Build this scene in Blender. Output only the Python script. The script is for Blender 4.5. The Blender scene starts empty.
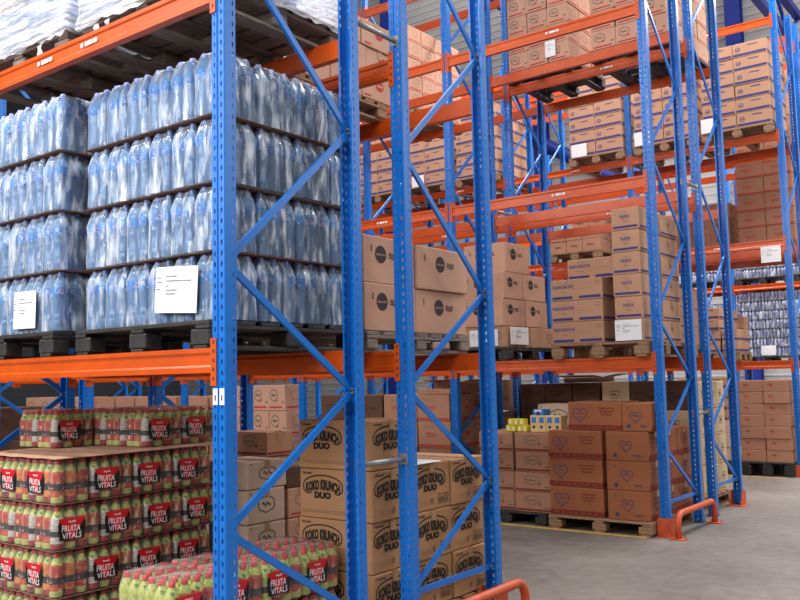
import bpy, bmesh, math, random
from mathutils import Vector, Matrix
random.seed(7)
SC = bpy.context.scene
COL = SC.collection
PI = math.pi

# ------------------------------------------------------------------ camera
CAMP = (3.0078, -2.6505, 1.533)
YAW, PITCH, ROLL, FPX = math.radians(-37.1366), math.radians(5.1683), math.radians(-1.2482), 865.4357
_fw = Vector((math.sin(YAW)*math.cos(PITCH), math.cos(YAW)*math.cos(PITCH), math.sin(PITCH)))
_rt = Vector((math.cos(YAW), -math.sin(YAW), 0)); _up = _rt.cross(_fw)
_rt2 = math.cos(ROLL)*_rt + math.sin(ROLL)*_up; _up2 = -math.sin(ROLL)*_rt + math.cos(ROLL)*_up
cam = bpy.data.cameras.new('camera'); cam_o = bpy.data.objects.new('camera', cam); COL.objects.link(cam_o)
cam.sensor_width = 36; cam.lens = FPX/800*36; cam.clip_end = 200; cam.clip_start = .05
cam_o.matrix_world = Matrix(((_rt2.x, _up2.x, -_fw.x, CAMP[0]), (_rt2.y, _up2.y, -_fw.y, CAMP[1]),
                             (_rt2.z, _up2.z, -_fw.z, CAMP[2]), (0, 0, 0, 1)))
SC.camera = cam_o

def seen(x0, y0, z0, x1, y1, z1, m=25):
    """does the box reach into the camera's frame (used only to leave out what lies wholly outside it)"""
    us, vs = [], []
    for x in (x0, x1):
        for y in (y0, y1):
            for z in (z0, z1):
                q = Vector((x, y, z)) - Vector(CAMP); d = q.dot(_fw)
                if d < .1: d = .1
                us.append(400 + FPX*q.dot(_rt2)/d); vs.append(300 - FPX*q.dot(_up2)/d)
    return max(us) > -m and min(us) < 800+m and max(vs) > -m and min(vs) < 600+m

# ------------------------------------------------------------------ materials
def lin(c):
    return tuple(((v/255)/12.92 if v/255 <= .04045 else ((v/255+.055)/1.055)**2.4) for v in c)
MATS = {}
def mat(name, rgb, rough=.6, amt=.12, scale=6., metal=0., bump=0., spec=.5, stretch=None, coat=0.):
    m = bpy.data.materials.new(name); m.use_nodes = True; nt = m.node_tree; b = nt.nodes['Principled BSDF']
    c = lin(rgb)
    b.inputs['Roughness'].default_value = rough; b.inputs['Metallic'].default_value = metal
    b.inputs['Specular IOR Level'].default_value = spec; b.inputs['Coat Weight'].default_value = coat
    b.inputs['Base Color'].default_value = (*c, 1)
    if amt or bump:
        tc = nt.nodes.new('ShaderNodeTexCoord'); n = nt.nodes.new('ShaderNodeTexNoise')
        n.inputs['Scale'].default_value = scale; n.inputs['Detail'].default_value = 4
        if stretch:
            mp = nt.nodes.new('ShaderNodeMapping'); mp.inputs['Scale'].default_value = stretch
            nt.links.new(tc.outputs['Object'], mp.inputs['Vector']); nt.links.new(mp.outputs['Vector'], n.inputs['Vector'])
        else:
            nt.links.new(tc.outputs['Object'], n.inputs['Vector'])
    if amt:
        r = nt.nodes.new('ShaderNodeValToRGB')
        r.color_ramp.elements[0].position = .3; r.color_ramp.elements[1].position = .7
        r.color_ramp.elements[0].color = (*[v*(1-amt) for v in c], 1); r.color_ramp.elements[1].color = (*[min(1, v*(1+amt)) for v in c], 1)
        nt.links.new(n.outputs['Fac'], r.inputs['Fac']); nt.links.new(r.outputs['Color'], b.inputs['Base Color'])
    if bump:
        bp = nt.nodes.new('ShaderNodeBump'); bp.inputs['Strength'].default_value = bump; bp.inputs['Distance'].default_value = .01
        nt.links.new(n.outputs['Fac'], bp.inputs['Height']); nt.links.new(bp.outputs['Normal'], b.inputs['Normal'])
    MATS[name] = m
    return m

mat('blue_paint', (8, 108, 198), .3, .06, 9, spec=.55)
mat('orange_paint', (206, 80, 12), .34, .1, 7)
mat('guard_orange', (196, 82, 42), .5, .2, 14)
mat('galvanised', (150, 150, 150), .4, .15, 20, metal=.6)
mat('dark_steel', (70, 74, 80), .45, .1, 10, metal=.5)
mat('white_paper', (238, 238, 240), .8, .02, 4)
mat('print_grey', (120, 120, 125), .8, 0)
mat('board_kraft', (184, 140, 112), .85, .05, 5)
mat('board_tan', (172, 126, 86), .85, .06, 5)
mat('board_pink', (196, 150, 126), .85, .05, 5)
mat('board_heart', (152, 90, 56), .85, .07, 5)
mat('board_pale', (206, 176, 156), .85, .05, 5)
mat('board_shade_dark', (92, 62, 46), .85, .08, 5)  # dark brown; shade deep in the racks is put into this colour
mat('board_cream', (206, 178, 142), .85, .05, 5)
mat('board_brown', (172, 124, 98), .85, .05, 5)
mat('tape', (176, 134, 92), .3, .05, 5)
mat('seam', (70, 46, 32), .9, 0)
mat('ink_black', (22, 18, 16), .8, 0)
mat('ink_dark', (52, 42, 42), .8, 0)
mat('ink_blue', (58, 56, 120), .8, 0)
mat('ink_heart', (60, 62, 88), .8, .1)
mat('ink_red', (190, 44, 44), .8, .06)
mat('ink_brown', (124, 40, 28), .8, .06)
mat('ink_green', (62, 92, 72), .8, .06)
mat('ink_tan', (146, 106, 82), .85, .06)
mat('wood_pallet', (146, 114, 88), .85, .3, 5, stretch=(2, 14, 14), bump=.3)
mat('wood_grey', (128, 116, 106), .85, .3, 5, stretch=(14, 2, 14), bump=.3)
mat('plastic_black', (44, 42, 42), .55, .45, 14, bump=.2)
mat('slip_sheet', (198, 152, 122), .85, .12, 7)
mat('sheet_shaded', (128, 94, 74), .85, .15, 7)  # darker slip sheet tone, shade between the layers is in the colour
mat('cap_lilac', (158, 168, 224), .35, .05)
mat('cap_red', (214, 36, 46), .35, .05)
mat('white_plastic', (235, 240, 245), .4, .03)
mat('tin_yellow', (226, 206, 40), .5, .12, 20)
mat('tin_blue', (60, 120, 205), .5, .1, 12)
mat('tin_cream', (226, 196, 130), .6, .1, 12)
mat('label_black', (26, 22, 26), .4, .1)
mat('label_red', (206, 22, 34), .4, .08)
mat('label_white', (240, 236, 236), .5, 0)
mat('wall_sheet', (168, 166, 166), .6, .08, 1.5)
mat('wall_plain', (120, 116, 112), .8, .08, 1.2)
mat('wall_dimmed', (66, 68, 74), .8, .1, 1.2)  # wall sheet coloured dark to stand for the dim depths
mat('roof_sheet', (110, 112, 116), .7, .05, 1.2)
mat('steel_blue', (26, 48, 140), .5, .1, 3)
mat('line_yellow', (200, 160, 70), .7, .25, 14)
mat('magenta', (205, 40, 110), .5, 0)

def two_tone(name, rgb_a, rgb_b, scale, rough=.35, edge=.08, stretch=(1, 1, 1), rgb_c=None, seed=0.):
    """printed film: blobs of two or three flat colours"""
    m = bpy.data.materials.new(name); m.use_nodes = True; nt = m.node_tree; b = nt.nodes['Principled BSDF']
    b.inputs['Roughness'].default_value = rough
    tc = nt.nodes.new('ShaderNodeTexCoord'); mp = nt.nodes.new('ShaderNodeMapping'); n = nt.nodes.new('ShaderNodeTexNoise')
    mp.inputs['Scale'].default_value = stretch; mp.inputs['Location'].default_value = (seed, seed*2.3, seed*1.7)
    n.inputs['Scale'].default_value = scale; n.inputs['Detail'].default_value = 2
    nt.links.new(tc.outputs['Object'], mp.inputs['Vector']); nt.links.new(mp.outputs['Vector'], n.inputs['Vector'])
    r = nt.nodes.new('ShaderNodeValToRGB'); e = r.color_ramp.elements
    e[0].position = .5-edge; e[0].color = (*lin(rgb_a), 1); e[1].position = .5+edge; e[1].color = (*lin(rgb_b), 1)
    if rgb_c:
        x = e.new(.66); x.color = (*lin(rgb_c), 1)
    nt.links.new(n.outputs['Fac'], r.inputs['Fac']); nt.links.new(r.outputs['Color'], b.inputs['Base Color'])
    MATS[name] = m
two_tone('sleeve_shoulder', (176, 190, 40), (214, 216, 120), 30, rgb_c=(90, 140, 40))
two_tone('sleeve_apple', (186, 22, 30), (222, 84, 34), 24, rgb_c=(246, 226, 190))
two_tone('sleeve_mango', (222, 110, 36), (236, 160, 60), 24, rgb_c=(200, 40, 40), seed=3.)
two_tone('sleeve_guava', (196, 40, 46), (226, 120, 50), 22, rgb_c=(240, 228, 190), seed=5.)
two_tone('sleeve_text', (236, 226, 214), (190, 178, 170), 60, stretch=(1, 1, 3))
two_tone('sleeve_lime', (196, 206, 70), (226, 226, 150), 30, rgb_c=(150, 170, 50), seed=7.)
two_tone('sleeve_red', (190, 34, 40), (150, 30, 34), 30, seed=2.)
two_tone('water_label', (0, 168, 232), (0, 112, 206), 26, rgb_c=(232, 238, 250), edge=.06)
_r = [n for n in MATS['water_label'].node_tree.nodes if n.type == 'VALTORGB'][0].color_ramp.elements.new(.72); _r.color = (*lin((220, 60, 140)), 1)
two_tone('water_band', (120, 150, 220), (190, 150, 216), 40, rgb_c=(224, 232, 248), stretch=(1, 1, .4))

def clear_mat(name, tint, body, fac, rough, bump=0., bscale=20., grazing=.0, stretch=(1, 1, 1), haze=None):
    """clear plastic: straight-through transmission mixed with a glossy body"""
    m = bpy.data.materials.new(name); m.use_nodes = True; nt = m.node_tree; b = nt.nodes['Principled BSDF']
    out = nt.nodes['Material Output']
    b.inputs['Base Color'].default_value = (*lin(body), 1); b.inputs['Roughness'].default_value = rough
    b.inputs['Specular IOR Level'].default_value = 1.
    b.inputs['IOR'].default_value = 1.6
    t = nt.nodes.new('ShaderNodeBsdfTransparent'); t.inputs['Color'].default_value = (*lin(tint), 1)
    mx = nt.nodes.new('ShaderNodeMixShader'); mx.inputs['Fac'].default_value = fac
    nt.links.new(t.outputs[0], mx.inputs[1]); nt.links.new(b.outputs[0], mx.inputs[2]); nt.links.new(mx.outputs[0], out.inputs['Surface'])
    if grazing:
        lw = nt.nodes.new('ShaderNodeFresnel'); lw.inputs['IOR'].default_value = 1.4
        ma = nt.nodes.new('ShaderNodeMath'); ma.operation = 'MULTIPLY_ADD'; ma.use_clamp = True
        ma.inputs[1].default_value = grazing; ma.inputs[2].default_value = fac
        nt.links.new(lw.outputs[0], ma.inputs[0]); nt.links.new(ma.outputs[0], mx.inputs['Fac'])
    if haze:   # random white haze, painted-in sheen on the shrink film: (scale, low, high, amount, stretch)
        tc = nt.nodes.new('ShaderNodeTexCoord'); mp = nt.nodes.new('ShaderNodeMapping'); n = nt.nodes.new('ShaderNodeTexNoise'); n.noise_dimensions = '4D'
        oi = nt.nodes.new('ShaderNodeObjectInfo'); mu = nt.nodes.new('ShaderNodeMath'); mu.operation = 'MULTIPLY'; mu.inputs[1].default_value = 30
        nt.links.new(oi.outputs['Random'], mu.inputs[0]); nt.links.new(mu.outputs[0], n.inputs['W'])
        mp.inputs['Scale'].default_value = haze[4]; n.inputs['Scale'].default_value = haze[0]; n.inputs['Detail'].default_value = 2
        mr = nt.nodes.new('ShaderNodeMapRange'); mr.inputs[1].default_value = haze[1]; mr.inputs[2].default_value = haze[2]; mr.inputs[4].default_value = haze[3]
        nt.links.new(tc.outputs['Object'], mp.inputs['Vector']); nt.links.new(mp.outputs['Vector'], n.inputs['Vector']); nt.links.new(n.outputs['Fac'], mr.inputs[0])
        ad = nt.nodes.new('ShaderNodeMath'); ad.operation = 'ADD'; ad.use_clamp = True
        nt.links.new(ma.outputs[0], ad.inputs[0]); nt.links.new(mr.outputs[0], ad.inputs[1]); nt.links.new(ad.outputs[0], mx.inputs['Fac'])
    if bump:
        tc = nt.nodes.new('ShaderNodeTexCoord'); mp = nt.nodes.new('ShaderNodeMapping'); n = nt.nodes.new('ShaderNodeTexNoise')
        mp.inputs['Scale'].default_value = stretch; n.inputs['Scale'].default_value = bscale; n.inputs['Detail'].default_value = 3
        bp = nt.nodes.new('ShaderNodeBump'); bp.inputs['Strength'].default_value = bump; bp.inputs['Distance'].default_value = .02
        nt.links.new(tc.outputs['Object'], mp.inputs['Vector']); nt.links.new(mp.outputs['Vector'], n.inputs['Vector'])
        nt.links.new(n.outputs['Fac'], bp.inputs['Height']); nt.links.new(bp.outputs['Normal'], b.inputs['Normal'])
    MATS[name] = m
def water_mat():
    """water-filled clear bottle: refraction mixed with a milky, light-passing body and a clear coat"""
    m = bpy.data.materials.new('bottle_clear'); m.use_nodes = True; nt = m.node_tree; b = nt.nodes['Principled BSDF']; out = nt.nodes['Material Output']
    b.inputs['Base Color'].default_value = (*lin((166, 215, 255)), 1); b.inputs['Roughness'].default_value = .05; b.inputs['Specular IOR Level'].default_value = 1.
    rf = nt.nodes.new('ShaderNodeBsdfRefraction'); rf.inputs['Color'].default_value = (*lin((225, 240, 255)), 1); rf.inputs['IOR'].default_value = 1.3; rf.inputs['Roughness'].default_value = .02
    tl = nt.nodes.new('ShaderNodeBsdfTranslucent'); tl.inputs['Color'].default_value = (*lin((176, 216, 255)), 1)
    m1 = nt.nodes.new('ShaderNodeMixShader'); m1.inputs[0].default_value = .3
    nt.links.new(b.outputs[0], m1.inputs[1]); nt.links.new(tl.outputs[0], m1.inputs[2])
    m2 = nt.nodes.new('ShaderNodeMixShader'); m2.inputs[0].default_value = .28
    nt.links.new(m1.outputs[0], m2.inputs[1]); nt.links.new(rf.outputs[0], m2.inputs[2]); nt.links.new(m2.outputs[0], out.inputs['Surface'])
    MATS['bottle_clear'] = m
water_mat()
clear_mat('shrink_film', (240, 246, 255), (232, 241, 255), .05, .1, bump=.6, bscale=14, grazing=1.1, stretch=(1, 1, .35), haze=(26, .47, .68, .55, (1, 1, .24)))
clear_mat('juice_film', (250, 250, 250), (238, 238, 238), .07, .14, bump=.7, bscale=18, grazing=.5)
clear_mat('stretch_film', (236, 238, 246), (236, 238, 244), .3, .25, bump=1., bscale=9, grazing=.4, stretch=(.6, .6, 5), haze=(7, .42, .62, .5, (.5, .5, 6)))

clear_mat('bottle_pale', (214, 224, 246), (206, 216, 244), .75, .12, grazing=.3)
# concrete floor
def floor_mat():
    m = bpy.data.materials.new('concrete'); m.use_nodes = True; nt = m.node_tree; b = nt.nodes['Principled BSDF']
    tc = nt.nodes.new('ShaderNodeTexCoord'); a = nt.nodes.new('ShaderNodeTexNoise'); c = nt.nodes.new('ShaderNodeTexNoise')
    a.inputs['Scale'].default_value = .9; a.inputs['Detail'].default_value = 8; c.inputs['Scale'].default_value = 9; c.inputs['Detail'].default_value = 6
    r = nt.nodes.new('ShaderNodeValToRGB'); r.color_ramp.elements[0].position = .35; r.color_ramp.elements[1].position = .68
    r.color_ramp.elements[0].color = (*lin((100, 93, 88)), 1); r.color_ramp.elements[1].color = (*lin((138, 130, 125)), 1)
    mx = nt.nodes.new('ShaderNodeMix'); mx.data_type = 'FLOAT'; mx.inputs['Factor'].default_value = .4
    for n in (a, c): nt.links.new(tc.outputs['Object'], n.inputs['Vector'])
    nt.links.new(a.outputs['Fac'], mx.inputs[2]); nt.links.new(c.outputs['Fac'], mx.inputs[3]); nt.links.new(mx.outputs[0], r.inputs['Fac'])
    nt.links.new(r.outputs['Color'], b.inputs['Base Color']); b.inputs['Roughness'].default_value = .55
    MATS['concrete'] = m
floor_mat()

# ------------------------------------------------------------------ mesh builder
class G:
    def __init__(s): s.v, s.f, s.m, s.names, s.smooth = [], [], [], [], []
    def slot(s, name):
        if name not in s.names: s.names.append(name)
        return s.names.index(name)
    def face(s, pts, mt, smooth=False):
        b = len(s.v); s.v += [tuple(p) for p in pts]; s.f.append(tuple(range(b, b+len(pts)))); s.m.append(s.slot(mt)); s.smooth.append(smooth)
    def mesh_in(s, vs, fs, mt, smooth=False):
        b = len(s.v); k = s.slot(mt); s.v += [tuple(p) for p in vs]
        for f in fs: s.f.append(tuple(b+i for i in f)); s.m.append(k); s.smooth.append(smooth)
    def box(s, x0, y0, z0, x1, y1, z1, mt, bev=0.):
        if bev <= 0:
            vs = [(x, y, z) for z in (z0, z1) for y in (y0, y1) for x in (x0, x1)]
            s.mesh_in(vs, [(0, 2, 3, 1), (4, 5, 7, 6), (0, 1, 5, 4), (2, 6, 7, 3), (0, 4, 6, 2), (1, 3, 7, 5)], mt)
            return
        b = bev; vs = []; fs = []
        idx = {}
        for ax in range(3):
            for sx in (0, 1):
                for sy in (0, 1):
                    for sz in (0, 1):
                        p = []
                        for a, (lo, hi, sg) in enumerate(((x0, x1, sx), (y0, y1, sy), (z0, z1, sz))):
                            p.append((hi if sg else lo) if a == ax else ((hi-b) if sg else (lo+b)))
                        idx[(ax, sx, sy, sz)] = len(vs); vs.append(tuple(p))
        def q(*k): fs.append(tuple(idx[i] for i in k))
        for sx in (0, 1): 
            o = [(0, sx, 0, 0), (0, sx, 1, 0), (0, sx, 1, 1), (0, sx, 0, 1)]; q(*(o if sx else o[::-1]))
        for sy in (0, 1):
            o = [(1, 0, sy, 0), (1, 0, sy, 1), (1, 1, sy, 1), (1, 1, sy, 0)]; q(*(o if sy else o[::-1]))
        for sz in (0, 1):
            o = [(2, 0, 0, sz), (2, 1, 0, sz), (2, 1, 1, sz), (2, 0, 1, sz)]; q(*(o if sz else o[::-1]))
        for a in (0, 1):
            for c in (0, 1):
                e = [(0, a, c, 0), (0, a, c, 1), (1, a, c, 1), (1, a, c, 0)]; q(*(e if a != c else e[::-1]))
                e = [(0, a, 0, c), (0, a, 1, c), (2, a, 1, c), (2, a, 0, c)]; q(*(e[::-1] if a != c else e))
                e = [(1, 0, a, c), (1, 1, a, c), (2, 1, a, c), (2, 0, a, c)]; q(*(e if a != c else e[::-1]))
        for sx in (0, 1):
            for sy in (0, 1):
                for sz in (0, 1):
                    t = [(0, sx, sy, sz), (1, sx, sy, sz), (2, sx, sy, sz)]; q(*(t if (sx+sy+sz) % 2 else t[::-1]))
        s.mesh_in(vs, fs, mt)
    def prism_x(s, prof, x0, x1, mt):
        n = len(prof); vs = [(x0, y, z) for y, z in prof] + [(x1, y, z) for y, z in prof]
        fs = [(i, (i+1) % n, n+(i+1) % n, n+i) for i in range(n)] + [tuple(range(n))[::-1], tuple(range(n, 2*n))]
        s.mesh_in(vs, fs, mt)
    def lathe(s, prof, seg, bands, cx=0, cy=0, z0=0, smooth=True):
        """prof: (r, z) from the bottom up; bands: material per span"""
        vs = []
        for r, z in prof: vs += [(cx+r*math.cos(2*PI*i/seg), cy+r*math.sin(2*PI*i/seg), z0+z) for i in range(seg)]
        b = len(s.v); s.v += vs
        for k in range(len(prof)-1):
            mt = bands if isinstance(bands, str) else bands[k]
            if mt is None: continue
            sl = s.slot(mt)
            for i in range(seg):
                j = (i+1) % seg
                s.f.append((b+k*seg+i, b+k*seg+j, b+(k+1)*seg+j, b+(k+1)*seg+i)); s.m.append(sl); s.smooth.append(smooth)
    def tube(s, path, r, mt, seg=8, caps=True):
        path = [Vector(p) for p in path]; n = len(path); b = len(s.v); sl = s.slot(mt); prev = None
        for i, p in enumerate(path):
            d = (path[min(i+1, n-1)] - path[max(i-1, 0)]).normalized()
            u = prev if prev is not None else (Vector((0, 0, 1)) if abs(d.z) < .9 else Vector((1, 0, 0)))
            u = (u - d*u.dot(d)).normalized(); w = d.cross(u); prev = u
            s.v += [tuple(p + r*(math.cos(2*PI*k/seg)*u + math.sin(2*PI*k/seg)*w)) for k in range(seg)]
        for i in range(n-1):
            for k in range(seg):
                j = (k+1) % seg
                s.f.append((b+i*seg+k, b+i*seg+j, b+(i+1)*seg+j, b+(i+1)*seg+k)); s.m.append(sl); s.smooth.append(True)
        if caps:
            s.f.append(tuple(b+k for k in range(seg))[::-1]); s.f.append(tuple(b+(n-1)*seg+k for k in range(seg)))
            s.m += [sl, sl]; s.smooth += [False, False]
    def mesh(s, name, solid=0.):
        me = bpy.data.meshes.new(name); me.from_pydata(s.v, [], s.f)
        for n in s.names: me.materials.append(MATS[n])
        me.polygons.foreach_set('material_index', s.m); me.polygons.foreach_set('use_smooth', s.smooth)
        if solid:
            bm = bmesh.new(); bm.from_mesh(me); bmesh.ops.remove_doubles(bm, verts=bm.verts, dist=1e-5)
            bmesh.ops.recalc_face_normals(bm, faces=bm.faces); bmesh.ops.solidify(bm, geom=bm.faces[:], thickness=solid); bm.to_mesh(me); bm.free()
        me.update(); return me

def put(name, me, parent=None, loc=(0, 0, 0), rz=0., label=None, cat=None, group=None, kind=None):
    o = bpy.data.objects.new(name, me); COL.objects.link(o); o.location = loc; o.rotation_euler = (0, 0, rz)
    if parent: o.parent = parent
    if label: o['label'] = label
    if cat: o['category'] = cat
    if group: o['group'] = group
    if kind: o['kind'] = kind
    return o
def empty(name, loc=(0, 0, 0), rz=0., **k): return put(name, None, None, loc, rz, **k)
def dup(root, loc, rz=0., label=None, group=None):
    r = root.copy(); COL.objects.link(r); r.location = loc; r.rotation_euler = (0, 0, rz)
    if label: r['label'] = label
    if group: r['group'] = group
    for ch in root.children:
        c = ch.copy(); COL.objects.link(c); c.parent = r
        for g in ch.children:
            d = g.copy(); COL.objects.link(d); d.parent = c
    return r

# ------------------------------------------------------------------ lettering
_TX = {}
def text_geo(t, bold=.0):
    k = (t, bold)
    if k in _TX: return _TX[k]
    cu = bpy.data.curves.new('lettering', 'FONT'); cu.body = t; cu.resolution_u = 2; cu.offset = bold; cu.size = 1
    o = bpy.data.objects.new('lettering', cu); COL.objects.link(o)
    dg = bpy.context.evaluated_depsgraph_get(); dg.update(); me = bpy.data.meshes.new_from_object(o.evaluated_get(dg))
    vs = [(v.co.x, v.co.y) for v in me.vertices]; fs = [tuple(p.vertices) for p in me.polygons]
    bpy.data.objects.remove(o); bpy.data.curves.remove(cu); bpy.data.meshes.remove(me)
    x0 = min(v[0] for v in vs); x1 = max(v[0] for v in vs); y0 = min(v[1] for v in vs); y1 = max(v[1] for v in vs)
    vs = [((x-(x0+x1)/2)/(x1-x0), (y-(y0+y1)/2)/(y1-y0)) for x, y in vs]
    _TX[k] = (vs, fs); return _TX[k]

class Face:
    """a printed face: o origin (lower corner), u across, v up, n outward; marks are thin printed layers"""
    def __init__(s, g, o, u, v, n, w, h): s.g, s.o, s.u, s.v, s.n, s.w, s.h, s.k = g, Vector(o), Vector(u), Vector(v), Vector(n), w, h, 0
    def p(s, a, b, lift): return s.o + s.u*a + s.v*b + s.n*lift
    def lift(s): s.k += 1; return .0012 + .00025*s.k
    def poly(s, pts, mt):
        l = s.lift(); s.g.face([s.p(a, b, l) for a, b in pts], mt)
    def rect(s, a0, b0, a1, b1, mt): s.poly([(a0, b0), (a1, b0), (a1, b1), (a0, b1)], mt)
    def disc(s, a, b, ra, rb, mt, n=20): s.poly([(a+ra*math.cos(2*PI*i/n), b+rb*math.sin(2*PI*i/n)) for i in range(n)], mt)
    def line(s, pts, t, mt, closed=False):
        l = s.lift(); n = len(pts); P = [Vector(q) for q in pts]; L, R = [], []
        for i in range(n):
            a = P[(i-1) % n] if closed else P[max(i-1, 0)]; b = P[(i+1) % n] if closed else P[min(i+1, n-1)]
            d = (b-a).normalized() if (b-a).length > 1e-9 else Vector((1, 0)); q = Vector((-d.y, d.x))*t/2; L.append(P[i]+q); R.append(P[i]-q)
        vs = [s.p(q.x, q.y, l) for q in R] + [s.p(q.x, q.y, l) for q in L]
        fs = [(i, (i+1) % n, n+(i+1) % n, n+i) for i in range(n if closed else n-1)]
        s.g.mesh_in(vs, fs, mt)
    def ring(s, a, b, ra, rb, t, mt, n=24): s.line([(a+ra*math.cos(2*PI*i/n), b+rb*math.sin(2*PI*i/n)) for i in range(n)], t, mt, True)
    def frame(s, a0, b0, a1, b1, t, mt): s.line([(a0, b0), (a1, b0), (a1, b1), (a0, b1)], t, mt, True)
    def text(s, t, a, b, w, h, mt, bold=.0, arch=0., rot=0.):
        vs, fs = text_geo(t, bold); l = s.lift(); c, d = math.cos(rot), math.sin(rot)
        out = []
        for x, y in vs:
            yy = y*h*(1 - arch*1.4*(2*x)**2*.3) + arch*h*(.5-(2*x)**2*.9); xx = x*w
            out.append(s.p(a+xx*c-yy*d, b+xx*d+yy*c, l))
        s.g.mesh_in(out, fs, mt)
    def scrib(s, a, b, w, h, mt, t=.006, waves=4):
        s.line([(a-w/2+w*i/24, b+h/2*math.sin(i/24*waves*2*PI)*(1-.4*(i/24))) for i in range(25)], t, mt)
    def heart(s, a, b, r, t, mt):
        pts = []
        for i in range(28):
            q = 2*PI*i/28; pts.append((a+r*16*math.sin(q)**3/16, b+r*(13*math.cos(q)-5*math.cos(2*q)-2*math.cos(3*q)-math.cos(4*q))/16))
        s.line(pts, t, mt, True)
    def cloud(s, a, b, ra, rb, t, mt, lobes=6):
        s.line([(a+ra*(1+.12*abs(math.sin(lobes*q/2)))*math.cos(q), b+rb*(1+.12*abs(math.sin(lobes*q/2)))*math.sin(q)) for q in [2*PI*i/48 for i in range(48)]], t, mt, True)

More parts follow.
